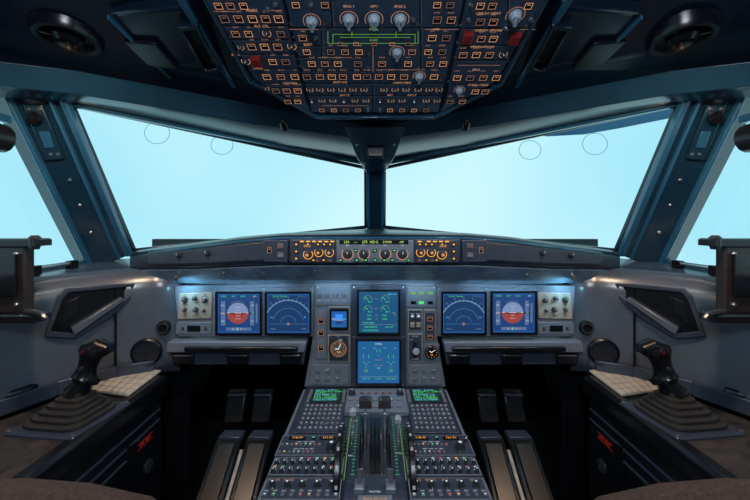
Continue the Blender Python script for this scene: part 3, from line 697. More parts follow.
rows=[(4,8,Rr([480,492,528],'VHF3,CVR')),(20,8.5,Rr([480,493],'HEAT,FWD')),(37,8,Rr([481,493],'AFT,BULK')),(53,8,Rr([463,476,489],'BLWR,EXTR,CAB')),(76,8,Rr([457,470,483,496],'AGT,DISC')),(90,7,Rr([475,485],'MAN')),(100,6.5,Rr([450,462],'ON'))]
ovh('overhead section with two red guard covers and a grey selector',[(471,-22),(555,-22),(543,0),(496,80),(441,111),(447,95),(466,0)],rows,
 [(515,14,.012,'light'),(459,89,.009,'light'),(503,53,.0065,'ring')],[('CARGO HEAT',488,12,3.2,AMB),('CARGO SMOKE',488,29,3.2,AMB),('VENTILATION',482,45.5,3,AMB),('ENG',476,68.5,3,AMB),('AUDIO SWTG',478,83.5,2.6,AMB)],
 [([(520,28),(535,28)],AMBL),([(458,64),(500,64)],AMBL)],[[(463,27),(528,27)],[(460,44),(518,44)],[(457,59),(509,59)],[(451,83),(495,83)],[(508,0),(509,44)]],reds=[(467,35),(514,36)],tog=[(530,18),(470,3),(468,18),(505,27)])

# ceiling fittings
for s in (-1,1):
    X=(lambda x:x) if s<0 else (lambda x:750-x)
    fr=Frame(W(0,.85,.468),(1,0,0),(0,-1,.13))
    th=Thing('air_vent','round black ceiling air vent with a swivel nozzle','vent',fr.hit(X(68),36),group='round ceiling air vents')
    b=MB(fr.at(X(68),36)); b.lathe([(.075,-.06),(.075,.0),(.068,.014),(.056,.012),(.050,-.012),(.03,-.016)],BLACK,seg=32); th.part(b,'rim')
    b=MB(fr.at(X(68),36)); b.lathe([(.034,-.016),(.034,.010),(.024,.022),(.018,.006),(.004,.0)],BLACK,seg=24); th.part(b,'nozzle')
    for i in range(3):
        a=i*2*math.pi/3+.5; b=MB(fr.at(X(68),36)@Matrix.Rotation(a,4,'Z')); b.box(.043,0,.026,.012,-.01,.008,BLACK,.002); th.part(b,'vane')
    th=Thing('ceiling_locker','recessed dark ceiling compartment with a slanted edge bar','panel',fr.hit(X(170),45),group='ceiling compartments beside the overhead panel')
    b=MB(); ppoly(b,fr,[(X(108),14),(X(188),8),(X(236),86),(X(166),76)],-.08,.0,CEILM); th.part(b,'cover',bevel=.008)
    b=MB(); ppoly(b,fr,[(X(124),38),(X(156),40),(X(178),66),(X(148),62)],.0,.012,BLACK); th.part(b,'latch_plate',bevel=.003)
    b=MB(); b.bar(fr.hit(X(172),-20)+fr.n*.008,fr.hit(X(234),84)+fr.n*.008,.014,.012,TRIM,fr.n);th.part(b,'edge_bar',bevel=.002)
    b=MB(); b.bar(fr.hit(X(108),14)+fr.n*.006,fr.hit(X(170),76)+fr.n*.006,.006,.01,TRIM,fr.n); th.part(b,'edge_bar',bevel=.002)
    b=MB(); b.T=fr.mat(); o_=[fr.loc(X(a),c) for a,c in ((178,20),(198,18),(222,66),(204,70))]; i_=[fr.loc(X(a),c) for a,c in ((183,24),(196,22),(217,62),(206,66))]
    b.ring(o_,i_,0,.02,CEILM); b.flat(i_,.003,BLACK); th.part(b,'handle_recess',bevel=.003)
    p=A(X(283),122,1.25); th=Thing('map_light','tiny round map light on the brow','lamp',p,group='small map lights')
    fr2=Frame(p,(1,0,0),(0,.5,1)); b=MB(fr2.mat()); b.lathe([(.014,-.03),(.014,.0),(.011,.004)],BLACK,seg=16); th.part(b,'housing')
    b=MB(fr2.mat()); b.disc(0,0,.007,.0045,METAL); th.part(b,'lens')
# pillar fittings
for s in (-1,1):
    f=mirrorpts(PF,-s)
    u=(f[1]-f[0]) if s<0 else (f[0]-f[1]); vv=(f[0]-f[3])
    fr=Frame(f[0],u,vv); 
    X=(lambda x:x) if s<0 else (lambda x:750-x)
    th=Thing('pillar_fitting','long dark plate with bolts and a knob on the window pillar','fitting',fr.hit(X(60),150),group='window pillar fittings')
    b=MB(); ppoly(b,fr,[(X(24),104),(X(44),104),(X(66),158),(X(46),160)],-.005,.014,BROW); th.part(b,'plate',bevel=.005)
    b=MB(); ppoly(b,fr,[(X(41),130),(X(51),130),(X(57),146),(X(47),147)],.014,.020,TRIM); th.part(b,'catch',bevel=.003)
    b=MB(fr.at(X(37),117,.012)); b.lathe([(.020,0),(.020,.010),(.014,.020)],BLACK,seg=16); th.part(b,'knob')
    for x,y in ((31,108),(42,108),(53,153),(60,153)):
        b=MB(fr.at(X(x),y,.014)); b.lathe([(.005,0),(.005,.003),(.003,.004)],METAL,seg=8); th.part(b,'bolt')
    th=Thing('pillar_fitting','small metal stud row along the window pillar','fitting',fr.hit(X(80),200),group='window pillar fittings')
    for x,y in ((70,180),(80,205),(91,232)):
        b=MB(fr.at(X(x),y,.0)); b.lathe([(.006,0),(.006,.005),(.004,.007)],METAL,seg=8); th.part(b,'bolt')

# ================= SIDE CONSOLES
for s in (-1,1):
    X=(lambda x:x) if s<0 else (lambda x:750-x)
    SX=lambda x:x*-s
    th=Thing('side_console','dark side console with textured top and ribbed inner face','console',W(SX(-.92),.7,-1.25),group='side consoles')
    plan=[(-.755,-.6),(-.755,1.27),(-.80,1.27),(-.885,1.225),(-.98,1.11),(-1.05,.96),(-1.09,.79),(-1.10,-.6)]
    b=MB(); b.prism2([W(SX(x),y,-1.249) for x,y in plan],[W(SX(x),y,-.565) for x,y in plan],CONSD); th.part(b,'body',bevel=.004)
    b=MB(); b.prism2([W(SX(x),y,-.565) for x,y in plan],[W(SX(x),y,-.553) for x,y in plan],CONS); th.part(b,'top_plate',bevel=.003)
    b=MB(); prof=[(-.775,-.548),(-.745,-.546),(-.732,-.556),(-.730,-.60),(-.738,-.612),(-.757,-.612),(-.757,-.56)]
    b.loft([[W(SX(x),y,z) for x,z in prof] for y in (-.6,1.27)],BLACK); th.part(b,'edge_bumper',bevel=.003,smooth=50)
    for i in range(3):
        b=MB(); z=-.66-.035*i
        b.bar(W(SX(-.752),.5,z),W(SX(-.752),1.26,z),.006,.008,PANELD); th.part(b,'side_rib',bevel=.002)
    FC=Frame(W(0,1,-.547),(1,0,0),(0,1,0))
    th=Thing('chart_holder','pale cream chart plate with ruled lines lying on the console','chart holder',FC.hit(X(120),385),group='chart plates on the consoles')
    b=MB(); ppoly(b,FC,[(X(104),368.5),(X(161),372),(X(128),397),(X(86),391)],.0,.008,PAPER); th.part(b,'plate',bevel=.002)
    b=MB(FC.mat())
    for i in range(6):
        t=.12+i*.15; p=FC.loc(X(104+(161-104)*t),368.5+3.5*t); q=FC.loc(X(86+42*t),391+6*t); b.line([p,q],.0018,.0086,CONS)
    for i in range(4):
        t=.2+i*.2; p=FC.loc(X(104-18*t),368.5+22.5*t); q=FC.loc(X(161-33*t),372+25*t); b.line([p,q],.0016,.0086,CONS)
    th.part(b,'ruled_lines',smooth=0)
    th=Thing('console_control_box','dark raised box with small knobs on the console','control panel',FC.hit(X(50),400),group='console control boxes')
    b=MB(); ppoly(b,FC,[(X(42),379),(X(72),379),(X(60),390),(X(28),390)],-.006,.02,PANELD); th.part(b,'housing',bevel=.004)
    for px,py in ((46,383),(56,383),(65,383)): th.inst(m_knob(.009,.012),'knob',FC.at(X(px),py,.02))
    for px,py in ((42,387),(52,387)): th.inst(m_button(.016,.012,.005,'dim'),'button',FC.at(X(px),py,.02))
    bp=FC.hit(X(72),417)-V((0,0,.006))
    th=Thing('sidestick','black sidestick rising from a dark stepped rubber gaiter','control stick',bp,group='sidesticks')
    TB=Matrix.Translation(bp)@Matrix.Rotation(.12*s,4,'Z')
    b=MB(TB); b.box(0,0,.20,.185,0,.010,PANELD,.005); th.part(b,'base_plate',bevel=.003)
    for x in (-.092,.092):
        for y in (-.084,.084):
            b=MB(TB); b.lathe([(.005,.010),(.005,.012),(.003,.013)],METAL,x,y,8); th.part(b,'fastener')
    b=MB(TB); prof=[]
    for i in range(6):
        r=.084-i*.0115; z=.010+i*.011
        prof+=[(r,z,i*.003),(r+.002,z+.003,i*.003),(r+.001,z+.008,i*.003),(r-.005,z+.009,i*.003),(r-.010,z+.0095,i*.003)]
    prof.append((.024,.080,.016)); b.bellows(prof,BOOT,p=5); th.part(b,'gaiter',smooth=60)
    base=bp+V((.0,.015,.066)); top=A(X(85),375,bp.y+.02); tip=A(X(95),347,bp.y+.03)
    b=MB(); b.tube([base,base.lerp(top,.5)+V((.006*-s,0,0)),top],.014,BLACK,16,[.033,.025,.021]); th.part(b,'shaft')
    b=MB(); d=(tip-top); sd=V((1*-s,0,0))
    b.tube([top-d*.3,top-d*.05,top+d*.05,top+d*.3,top+d*.6,top+d*.85,tip,tip+d*.08],.02,BLACK,18,[.020,.031,.027,.024,.028,.036,.034,.015]); th.part(b,'grip')
    b=MB(); b.tube([tip-d*.15-sd*.022,tip-d*.02+sd*.012,tip-d*.12+sd*.040,tip-d*.25+sd*.050],.02,BLACK,14,[.020,.027,.022,.010]); th.part(b,'palm_horn')
    b=MB(); b.tube([top-d*.15,top-d*.1+V((.042*-s,-.01,-.004)),top-d*.02+V((.052*-s,-.01,-.0))],.010,BLACK,12,[.014,.012,.008]); th.part(b,'hand_rest')
    b=MB(); b.tube([tip+V((-.008,-.030,-.004)),tip+V((-.008,-.040,-.002))],.005,GRIPR,12); th.part(b,'thumb_button')
    b=MB(); b.tube([top+d*.35+V((0,-.020,0)),top+d*.35+V((0,-.030,0))],.006,KNOBD,12); th.part(b,'trigger_button')
    b=MB(); b.tube([tip+d*.05,tip+d*.20],.009,KNOBD,12); th.part(b,'top_hat_switch')
    tp=FC.hit(X(12),402)-V((0,0,.006))
    th=Thing('steering_tiller','dark nosewheel steering handwheel on the console','handwheel',tp,group='steering tillers')
    b=MB(Matrix.Translation(tp)); b.lathe([(.065,0),(.065,.008),(.045,.016)],PANELD,seg=28); b.lathe([(.020,.014),(.018,.045),(.024,.052)],BLACK,seg=16); th.part(b,'base')
    b=MB(Matrix.Translation(tp+V((0,0,.052)))); pts=[V((.062*math.cos(a),.062*math.sin(a),0)) for a in [math.radians(200+i*20) for i in range(12)]]
    b.tube(pts,.012,BLACK,10); b.bar((0,0,0),tuple(pts[5]),.018,.010,KNOBD); b.bar((0,0,0),tuple(pts[0]),.014,.010,KNOBD); th.part(b,'wheel_rim')
    FI=Frame(W(SX(-.755),1.0,-.7),(0,(1 if s<0 else -1),0),(0,0,1))
    th=Thing('stowage_hatch','black stowage door with red lettering in the console side','stowage door',FI.hit(X(145),470),group='console stowage doors')
    b=MB(); ppoly(b,FI,[(X(160),425),(X(125),448),(X(125),490),(X(160),470)],.001,.007,BLACK); th.part(b,'door',bevel=.002)
    b=MB(FI.at(X(143),441,.0078)); b.text('LIFE VEST',0,0,.014,0,REDL); b.rect(0,-.009,.08,.001,0,REDL); b.rect(0,.009,.08,.001,0,REDL); th.part(b,'lettering',smooth=0)
    b=MB(FI.at(X(146),466,.007)); b.lathe([(.022,0),(.022,.004),(.017,.006)],KNOBD,seg=20); b.arc(0,0,.014,.002,.0068,METAL); b.rect(0,0,.004,.02,.0068,METAL); th.part(b,'latch')
    th=Thing('speaker','round black perforated loudspeaker grille in the side lining','speaker',W(SX(-.82),1.285,-.5),group='loudspeakers')
    fsp=Frame(W(SX(-.83),1.282,-.45),(1,(.28 if s<0 else -.28),0),(0,0,1))
    b=MB(); b.T=fsp.at(X(147),352,.004); b.lathe([(.050,-.01),(.050,.006),(.044,.010),(.042,.003)],BLACK,seg=24,cap=False); th.part(b,'rim')
    b=MB(fsp.at(X(147),352,.007)); b.disc(0,0,.043,0,OVHD,24)
    for i in range(-5,6):
        for j in range(-5,6):
            if i*i+j*j<27: b.disc(i*.0078,j*.0078,.0026,.0006,PANELD,6)
    th.part(b,'grille',smooth=0)
    th=Thing('air_outlet','small round black swivelling air outlet','vent',W(SX(-.76),1.30,-.41),group='small air outlets')
    b=MB(fsp.at(X(164),327,.0)); b.lathe([(.024,-.01),(.024,.012),(.018,.020),(.013,.012),(.004,.012)],BLACK,seg=20); th.part(b,'nozzle'); 
    b=MB(fsp.at(X(164),327,.0)); b.arc(0,0,.017,.002,.0208,METAL); th.part(b,'ring')
    q0=W(SX(-.90),1.25,-.3); q1=W(SX(-1.0),1.13,-.3); d=(q0-q1) if s<0 else (q1-q0)
    FP=Frame(q0+V((0,-.012,0)),d,(0,0,1))
    th=Thing('storage_pocket','angular map pocket with a flat black shade panel inside','pocket',FP.hit(X(90),332),group='map pockets')
    b=MB(); b.T=FP.mat()
    o_=[FP.loc(X(a),c) for a,c in ((44,336),(58,296),(66,289),(134,283),(136,294),(108,318),(74,338))]; i_=[FP.loc(X(a),c) for a,c in ((50,331),(62,299),(68,292),(130,286),(131,293),(104,314),(73,333))]
    b.ring(o_,i_,-.01,.010,PANELD); th.part(b,'rim',bevel=.002)
    b=MB(); b.T=FP.mat(); b.flat(i_,.002,BLACK); th.part(b,'pocket_shade')  # flat black sheet stands in for the shade inside the pocket
    b=MB(); b.T=FP.mat(); b.prism([FP.loc(X(a),c) for a,c in ((70,327),(120,296),(122,300),(73,334))],.002,.024,WALLM); th.part(b,'retaining_strip',bevel=.003)
    b=MB(); b.T=FP.mat(); b.prism([FP.loc(X(a),c) for a,c in ((66,302),(80,296),(76,312),(60,326))],.002,.006,CONSD); th.part(b,'divider',bevel=.001)
    y0=.98
    th=Thing('window_latch','large dark sliding window latch box with a lever','latch',W(SX(-1.02),y0,-.3),group='sliding window latches')
    b=MB(); b.T=Matrix.Translation(W(SX(-1.0),y0,-.060)); b.box(0,0,.20,.05,-.010,.010,BLACK,.004); th.part(b,'top_arm',bevel=.003)
    b=MB(); b.T=Matrix.Translation(W(SX(-.915),y0-.012,-.055)); b.lathe([(.010,-.024),(.014,-.012),(.014,.008),(.008,.014)],KNOBD,seg=14); th.part(b,'knob')
    b=MB(); b.T=Matrix.Translation(W(SX(-1.0),y0-.005,-.16)); b.box(0,0,.13,.03,-.085,.09,LATCH,.004); th.part(b,'body',bevel=.004)
    b=MB(); b.T=Matrix.Translation(W(SX(-.985),y0-.005,-.15)); b.box(0,-.020,.07,.010,-.05,.06,BLACK,.003); th.part(b,'catch_plate',bevel=.003)
    for zz in (-.09,-.225):
        b=MB(Frame(W(SX(-.955),y0-.021,zz),(1,0,0),(0,0,1)).mat()); b.lathe([(.006,0),(.006,.003),(.004,.005)],METAL,seg=8); th.part(b,'bolt')
    b=MB(); b.T=Matrix.Translation(W(SX(-.98),y0-.01,-.260)); b.box(0,0,.17,.05,-.011,.010,BLACK,.004); th.part(b,'lower_arm',bevel=.003)
    b=MB(); b.tube([W(SX(-.92),y0-.03,-.240),W(SX(-.88),y0-.03,-.248),W(SX(-.868),y0-.03,-.262)],.007,KNOBD,10); th.part(b,'lever')
    th=Thing('sill_rail','thin metal sliding rail along the side window sill','rail',W(SX(-1.08),1.1,-.17),group='sill rails')
    b=MB(); b.tube([W(SX(-1.06),.4,-.15),W(SX(-1.06),1.28,-.15)],.006,METAL,10); th.part(b,'rod')
    for y in (1.0,1.12,1.26): 
        b=MB(); b.bar(W(SX(-1.06),y,-.172),W(SX(-1.06),y,-.142),.02,.03,BLACK,V((0,1,0))); th.part(b,'bracket')
    th=Thing('sun_visor','black rounded sun visor tucked at the side window','visor',W(SX(-1.05),1.0,.2),group='sun visors')
    b=MB(); b.tube([W(SX(-1.06),.70,.235),W(SX(-1.055),1.02,.23)],.03,BLACK,14,[.05,.04]); th.part(b,'roller')
    th=Thing('pilot_seat','brown fleece covered seat edge beside the console','seat',W(SX(-.5),.55,-1.25),group='seat edges')
    b=MB(); 
    b.tube([W(SX(-.33),.62,-.545),W(SX(-.40),.61,-.52),W(SX(-.50),.60,-.502),W(SX(-.60),.59,-.49),W(SX(-.69),.58,-.478),W(SX(-.72),.58,-.476)],.05,BROWN,18,[.015,.042,.052,.055,.048,.02]); th.part(b,'armrest_cushion',smooth=60)
    b=MB(); b.tube([W(SX(-.5),.6,-.55),W(SX(-.5),.5,-1.249)],.03,BLACK,10); th.part(b,'support')

# ================= PEDESTAL
FD=Frame(W(0,1,-.61),(1,0,0),(0,1,0))
th=Thing('center_pedestal','grey centre pedestal running back from the instrument panel','pedestal',W(0,.9,-1.25))
b=MB()
secs=[]
for y in (.30,1.33):
    secs.append([W(x,y,z) for x,z in ((-.254,-.615),(.254,-.615),(.256,-.63),(.245,-1.249),(-.245,-1.249),(-.256,-.63))])
b.loft(secs,PANELD); th.part(b,'body',bevel=.005)
for x in (-.252,.252): 
    b=MB(); b.bar(W(x,.30,-.612),W(x,1.29,-.612),.010,.012,PANEL); th.part(b,'edge_rail',bevel=.003)
def plate(th,fr,px0,py0,px1,py1,mt=PANEL,h=.006,name='face_plate',h0=-.004):
    c=((px0+px1)/2,(py0+py1)/2); k=fr.hit(*c)[1]/F
    yt=fr.loc(c[0],py0)[1]; yb=fr.loc(c[0],py1)[1]; u=fr.loc(*c)[0]
    b=MB(fr.mat()); b.box(u,(yt+yb)/2,(px1-px0)*k,yt-yb,h0,h,mt); return th.part(b,name,bevel=.0015), u,(yt+yb)/2,(px1-px0)*k,yt-yb
def mcdu(cx0,cx1,lab):
    th=Thing('flight_management_keypad',lab,'keypad',FD.hit((cx0+cx1)/2,435),group='flight management keypads')
    c=(cx0+cx1)/2
    _,u,v,w_,h_=plate(th,FD,cx0,391,cx1,436,PANELD,.010)
    top=v+h_/2
    b=MB(FD.mat()); b.box(u,top-h_*.22,w_*.76,h_*.36,.010,.013,BLACK); th.part(b,'screen_bezel',bevel=.001)
    b=MB(FD.mat()); b.rect(u,top-h_*.22,w_*.68,h_*.31,.0134,SCRK); th.part(b,'screen_glass',smooth=0)
    b=MB(FD.mat())
    for i,t in enumerate(('A320   F-PLN','FROM/TO  LFBO','ALTN  ------','FLT NBR 105','LAT   LONG','COST INDEX','CRZ FL/TEMP')):
        b.text(t,u-w_*.32,top-h_*(.085+.042*i),.0135,.014,GRN if i%3 else CYN,'LEFT')
    th.part(b,'lettering',smooth=0)
    kb=m_button(.011,.010,.004,'grey'); kd=m_button(.010,.009,.004,'grey')
    for r in range(6):
        for q in range(8):
            th.inst(kd,'key',FD.mat(FD.o+FD.u*(u-w_*.40+q*w_*.115)+FD.v*(top-h_*(.47+.092*r))+FD.n*.010))
    for q in range(6):
        for sg in (-1,1): th.inst(kb,'line_key',FD.mat(FD.o+FD.u*(u+sg*w_*.44)+FD.v*(top-h_*(.08+.055*q))+FD.n*.010))
    b=MB(FD.mat())
    for r in range(6):
        for q in range(8):
            b.text('ABCDEFGHIJKLMNOPQRSTUVWXYZ0123456789/.+-DIRPRGPERF'[r*8+q],u-w_*.40+q*w_*.115,top-h_*(.47+.092*r),.0085,.0145,WHT)
    th.part(b,'key_lettering',smooth=0)
mcdu(302,344,'flight management keypad with green text screen and small keys')
mcdu(409,451,'flight management keypad with green text screen and small keys')
th=Thing('display_control_panel','grey switching panel with knobs and rows of small buttons','control panel',FD.hit(376,414))
plate(th,FD,346,391,407,415,PANEL,.010)
for x in (352,400): th.inst(m_knob(.011,.014),'knob',FD.at(x,397,.01))
for x in (362,369,376,383,390): th.inst(m_button(.014,.012,.004,'dim'),'button',FD.at(x,396,.01))
for y in (403,410):
    for i,x in enumerate(range(351,405,8)): th.inst(m_button(.016,.014,.004,'grey' if (i+y)%3 else 'lg'),'button',FD.at(x,y,.01))
b=MB(FD.mat())
for y,tx in ((404,('ENG','BLEED','PRESS','ELEC','HYD','FUEL','APU')),(411,('COND','DOOR','WHEEL','F/CTL','CLR','STS','RCL'))):
    for i,t in enumerate(tx):
        u,v=FD.loc(351+i*8,y-1); b.text(t,u,v,.0055,.0146,WHT)
th.part(b,'lettering',smooth=0)
def radio(px,py0,py1,w_,lab,style,sd):
    th=Thing('radio_panel',lab,'radio panel',FD.hit(px,py1),group='pedestal radio panels')
    p,u,v,W_,H_=plate(th,FD,px-w_/2,py0,px+w_/2,py1,PANELD,.010)
    def M(a,c,h=.010): return FD.mat(FD.o+FD.u*(u+a*W_/2)+FD.v*(v+c*H_/2)+FD.n*h)
    b=MB(M(0,0,.0106))
    hw=W_/2;hh=H_/2
    kinds=['grey','lw','grey','la','grey','lg','lw','grey','lr']
    if style=='radio':
        for a in (-.5,.45):
            b.box(a*hw,.62*hh,hw*.5,hh*.3,0,.002,BLACK)
        b.text('118.70',-.5*hw,.62*hh,.011,.0026,ORNG); b.text('121.50',.45*hw,.62*hh,.011,.0026,ORNG)
        b.text('VHF1  VHF2  VHF3',-.2*hw,.25*hh,.006,.001,WHT); b.text('NAV  VOR  ILS  ADF',-.2*hw,-.4*hh,.006,.001,WHT)
        for i,a in enumerate((-.88,-.74,-.60,-.46,-.32,-.18,-.04,.10,.24)): th.inst(m_button(.008,.009,.004,kinds[i]),'button',M(a,-.02)); 
        for i,a in enumerate((-.88,-.74,-.60,-.46,-.32,-.18,-.04,.10)): th.inst(m_button(.008,.009,.004,kinds[(i+2)%9]),'button',M(a,-.7))
        th.inst(m_knob(.012,.018,'white'),'knob',M(.62,-.35)); th.inst(m_knob(.006,.01,'white'),'knob',M(.88,.3)); th.inst(m_button(.01,.01,.004,'green'),'button',M(.0,.62))
    elif style=='audio':
        for i in range(9):
            a=-.88+i*.22; th.inst(m_button(.011,.009,.004,kinds[(i*2)%9]),'button',M(a,.75)); th.inst(m_knob(.0048,.010,'white'),'knob',M(a,.25))
            th.inst(m_button(.010,.007,.004,kinds[(i*2+3)%9]),'button',M(a,-.2)); th.inst(m_knob(.0048,.010,'white'),'knob',M(a,-.65)); b.text(('VHF1','VHF2','VHF3','HF1','HF2','INT','CAB','PA','ON')[i],a*hw,.5*hh,.0055,.001,WHT); b.text(('VOR','VOR','MKR','ILS','MLS','ADF','ADF','ON','BFO')[i],a*hw,-.42*hh,.0055,.001,WHT)
    elif style=='light':
        for i in range(5): th.inst(m_knob(.007,.012,'white'),'knob',M(-.78+i*.38,.2)); b.text(('FLOOD','INTEG','BRT','DIM','GAIN')[i],(-.78+i*.38)*hw,.72*hh,.008,.001,AMB)
        for i in range(9): th.inst(m_button(.009,.008,.004,kinds[(i*4+1)%9]),'button',M(-.88+i*.22,-.6)); b.text('SYS',(-.88+i*.22)*hw,-.25*hh,.006,.001,WHT)
    b.frame(0,0,W_*.97,H_*.94,.0010,.0004,WHTS)
    th.part(b,'lettering',smooth=0)
    for a in (-.97,.97):
        for c in (-.88,.88):
            th.inst(MC[('screw',.003)],'fastener',M(a,c))
for sgn in (-1,1):
    cxs=lambda a:375+sgn*a
    radio(cxs(63.5),438.5,460,66,'radio tuning panel with amber frequency readouts','radio',sgn)
    radio(cxs(67.5),461.5,480,73,'audio panel with rows of white tipped volume knobs','audio',sgn)
    radio(cxs(73),482,505,79,'lighting and weather panel with amber captions','light',sgn)
    radio(cxs(81),507,545,87,'audio panel with rows of white tipped volume knobs','audio',sgn)
th=Thing('throttle_quadrant','black thrust lever quadrant with green scales and two trim wheels','throttle',FD.hit(375,500))
plate(th,FD,346,417,405,540,PANELD,.008)
ytop=FD.loc(375,420)[1]; ya=FD.loc(375,478)[1]
def cyl(b,y0,y1,x0,x1,hmax,mt):
    n=14; secs=[]
    for i in range(n+1):
        t=i/n; y=y0+(y1-y0)*t; z=.008+hmax*math.sin(math.pi*t)**.6; secs.append([V((x0,y,.0)),V((x1,y,.0)),V((x1,y,z)),V((x0,y,z))])
    b.loft(secs,mt)
for x0,x1,hm,mt_ in ((-.046,-.039,.036,KNOBD),(-.037,-.031,.028,BLACK),(-.021,-.013,.036,KNOBD),(-.011,-.001,.028,BLACK),(.001,.011,.028,BLACK),(.013,.021,.036,KNOBD),(.031,.037,.028,BLACK),(.039,.046,.036,KNOBD)):
    b=MB(FD.mat()); cyl(b,ya,ytop,x0,x1,hm,mt_); th.part(b,'lever_guide',bevel=.0008)
b=MB(FD.mat())
for x in (-.053,.053):
    for i in range(20):
        y=ya+(ytop-ya)*i/19; b.rect(x,y,.006 if i%4 else .009,.0012,.0088,GRN)
for x in (-.072,.072):
    b.line([(x,ya-.02),(x,ytop)],.0012,.0088,GRND)
    for i in range(16): b.rect(x*1.05,ya+(ytop-ya)*i/16,.003,.0010,.0088,WHT)
for t,x,y in (('TOGA',-.063,ytop-.02),('FLX',-.063,ytop-.05),('CL',-.063,ytop-.08),('0',-.063,ytop-.13),('REV',-.063,ytop-.18),('0',.063,ytop-.02),('1',.063,ytop-.05),('2',.063,ytop-.08),('3',.063,ytop-.12),('FULL',.063,ytop-.17),('ENG 1',-.035,ya-.02),('ENG 2',.035,ya-.02),('MASTER',0,ya-.055)): b.text(t,x,y,.007,.0092,WHT)
th.part(b,'lettering',smooth=0)
for x in (-.026,.026):
    b=MB(FD.mat()); yl=FD.loc(375,446)[1]
    b.prism2([V((x-.003,yl-.025,.0)),V((x+.003,yl-.025,.0)),V((x+.003,yl+.005,.0)),V((x-.003,yl+.005,.0))],[V((x-.003,yl+.0,.11)),V((x+.003,yl+.0,.11)),V((x+.003,yl+.014,.11)),V((x-.003,yl+.014,.11))],METAL); th.part(b,'lever_arm',bevel=.001)
    b=MB(FD.mat()); b.box(x,yl+.008,.034,.022,.102,.130,KNOBD,.007); th.part(b,'thrust_lever',bevel=.003)
    b=MB(FD.mat()); b.box(x-math.copysign(.012,x),yl-.006,.006,.006,.108,.120,GRIPR,.002); th.part(b,'disconnect_button',bevel=.001)
    b=MB(FD.mat()); b.tube([(x-.012,yl-.012,.04),(x-.012,yl-.006,.09),(x+.012,yl-.006,.09),(x+.012,yl-.012,.04)],.0028,METAL,8); th.part(b,'reverse_lever')
for x,nm,yy in ((-.064,'speed_brake_lever',.03),(.064,'flap_lever',.07)):
    b=MB(FD.mat()); b.box(x,ytop-.02-yy,.006,.012,.008,.045,METAL,.002); b.box(x,ytop-.02-yy,.018,.020,.045,.062,KNOBL,.005); th.part(b,nm,bevel=.001)
for x in (-.086,.086):
    TW=Matrix.Translation(W(x,FD.hit(375,466)[1],-.626))@Matrix.Rotation(math.pi/2,4,'Y')
    b=MB(TW)
    b.lathe([(.0,-.007),(.094,-.007),(.099,-.008),(.106,-.005),(.106,.005),(.099,.008),(.094,.007),(.0,.007)],BLACK,seg=48,cap=False)
    for i in range(36):
        a=2*math.pi*i/36
        if i%2: b.T=TW@Matrix.Rotation(a,4,'Z'); b.box(.1062,0,.002,.007,-.003,.003,WHTS)
    th.part(b,'trim_wheel')
for x in (-.035,.035):
    b=MB(FD.mat()); ym=ya-.045; b.box(x,ym,.022,.03,.008,.02,PANEL,.003); b.tube([(x,ym,.015),(x,ym+.01,.045)],.006,METAL,10,[.005,.008]); th.part(b,'engine_master_switch')
b=MB(FD.mat()); b.box(0,ya-.085,.075,.026,.008,.016,PANEL,.002); b.text('ENG MODE',0,ya-.085,.01,.0166,AMB); th.part(b,'mode_selector_plate')
b=MB(FD.mat()); b.box(0,ya-.12,.05,.016,.008,.014,REDG,.002); th.part(b,'rudder_trim_switch')
for i,x in enumerate((-.06,-.045,.045,.06)): th.inst(m_button(.009,.009,.004,('lw','la','lg','lr')[i]),'button',FD.mat(FD.o+V((x,ya-.085,.008))))

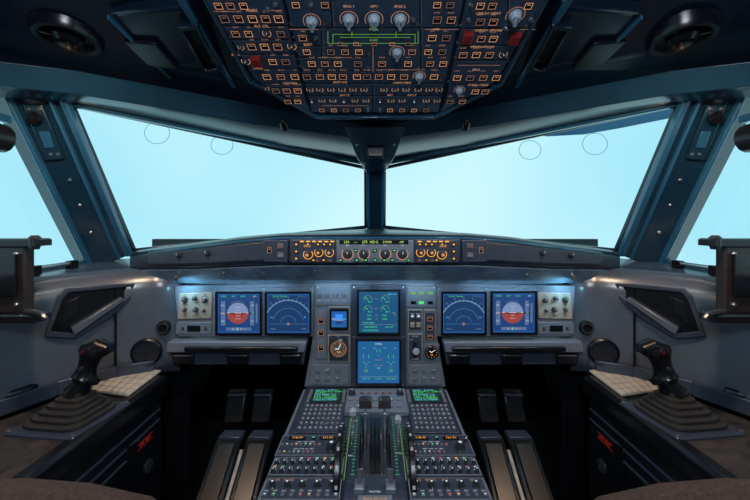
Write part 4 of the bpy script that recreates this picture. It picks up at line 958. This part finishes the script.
# ================= FOOTWELL
for s in (-1,1):
    SX=lambda x:x*-s
    for j,x in enumerate((-.528,-.420)):
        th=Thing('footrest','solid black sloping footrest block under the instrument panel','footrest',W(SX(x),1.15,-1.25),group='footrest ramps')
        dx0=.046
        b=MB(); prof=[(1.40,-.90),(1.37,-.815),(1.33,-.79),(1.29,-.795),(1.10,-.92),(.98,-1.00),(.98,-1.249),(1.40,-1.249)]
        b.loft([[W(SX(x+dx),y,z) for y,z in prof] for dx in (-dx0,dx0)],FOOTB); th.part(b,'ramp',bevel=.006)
        b=MB(); b.loft([[W(SX(x+dx),y,z) for y,z in ((1.28,-.792),(1.05,-.943),(1.05,-.953),(1.28,-.802))] for dx in (-.030,.030)],FOOTG); th.part(b,'tread_pad',bevel=.003)
        b=MB(); b.loft([[W(SX(x+dx),y,z) for y,z in ((1.36,-.792),(1.30,-.784),(1.30,-.80),(1.36,-.81))] for dx in (-.040,.040)],PANELD); th.part(b,'toe_stop',bevel=.004)
    th=Thing('seat_rail','worn pale floor rail between the footrests','rail',W(SX(-.474),1.1,-1.25),group='floor rails')
    b=MB(); b.loft([[W(SX(-.474+dx),y,z) for y,z in ((1.28,-.815),(1.0,-.985),(1.0,-1.249),(1.28,-1.249))] for dx in (-.0065,.0065)],RAILM); th.part(b,'rail_bar',bevel=.002)
    for x in (-.575,-.465):
        th=Thing('rudder_pedal','dark metal rudder pedal hanging in the footwell','pedal',W(SX(x),1.5,-1.0),group='rudder pedals')
        b=MB(); b.loft([[W(SX(x+dx),y,z) for y,z in ((1.50,-.72),(1.52,-.71),(1.47,-.82),(1.45,-.82))] for dx in (-.040,.040)],FOOTG); th.part(b,'foot_plate',bevel=.010)
        b=MB(); b.bar(W(SX(x-.036),1.487,-.725),W(SX(x+.036),1.487,-.725),.012,.008,PANELD); th.part(b,'toe_bar',bevel=.002)
        b=MB(); b.tube([W(SX(x),1.49,-.78),W(SX(x),1.60,-.95),W(SX(x),1.62,-1.248)],.014,BLACK,10); th.part(b,'arm')
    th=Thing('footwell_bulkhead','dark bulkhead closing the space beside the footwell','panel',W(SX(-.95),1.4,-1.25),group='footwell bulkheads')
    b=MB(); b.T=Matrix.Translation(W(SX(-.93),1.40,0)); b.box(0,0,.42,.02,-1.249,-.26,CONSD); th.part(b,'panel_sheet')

# ================= LIGHTS
def area(name,loc,tgt,sx,sy,e,col):
    l=bpy.data.lights.new(name,'AREA'); l.shape='RECTANGLE'; l.size=sx; l.size_y=sy; l.energy=e; l.color=col
    o=bpy.data.objects.new(name,l); o.location=loc; d=V(tgt)-V(loc); o.rotation_euler=d.to_track_quat('-Z','Y').to_euler(); COL.objects.link(o); return o
area('rear_fill_light',(0,-.45,1.80),(0,1.3,.85),.4,.2,11.5,(.82,.92,1))  # unseen fill light added behind the viewpoint to brighten the panels
for s in (-1,1):
    area('console_lamp',W(s*.70,.75,.36),W(s*.93,1.14,-.50),.05,.05,3.6,(1,.70,.47))
    area('shelf_lamp',W(s*.68,1.245,-.235),W(s*.63,1.32,-.30),.04,.01,.15,(.3,.75,1))
    area('shelf_lamp',W(s*.45,1.245,-.235),W(s*.45,1.32,-.31),.25,.01,.12,(.4,.75,1))
    area('shelf_lamp',W(s*.12,1.245,-.235),W(s*.12,1.32,-.31),.2,.01,.10,(.5,.8,1))
    area('map_lamp',W(s*.30,.95,.33),W(s*.15,1.05,-.61),.05,.05,1.0,(.9,.95,1))
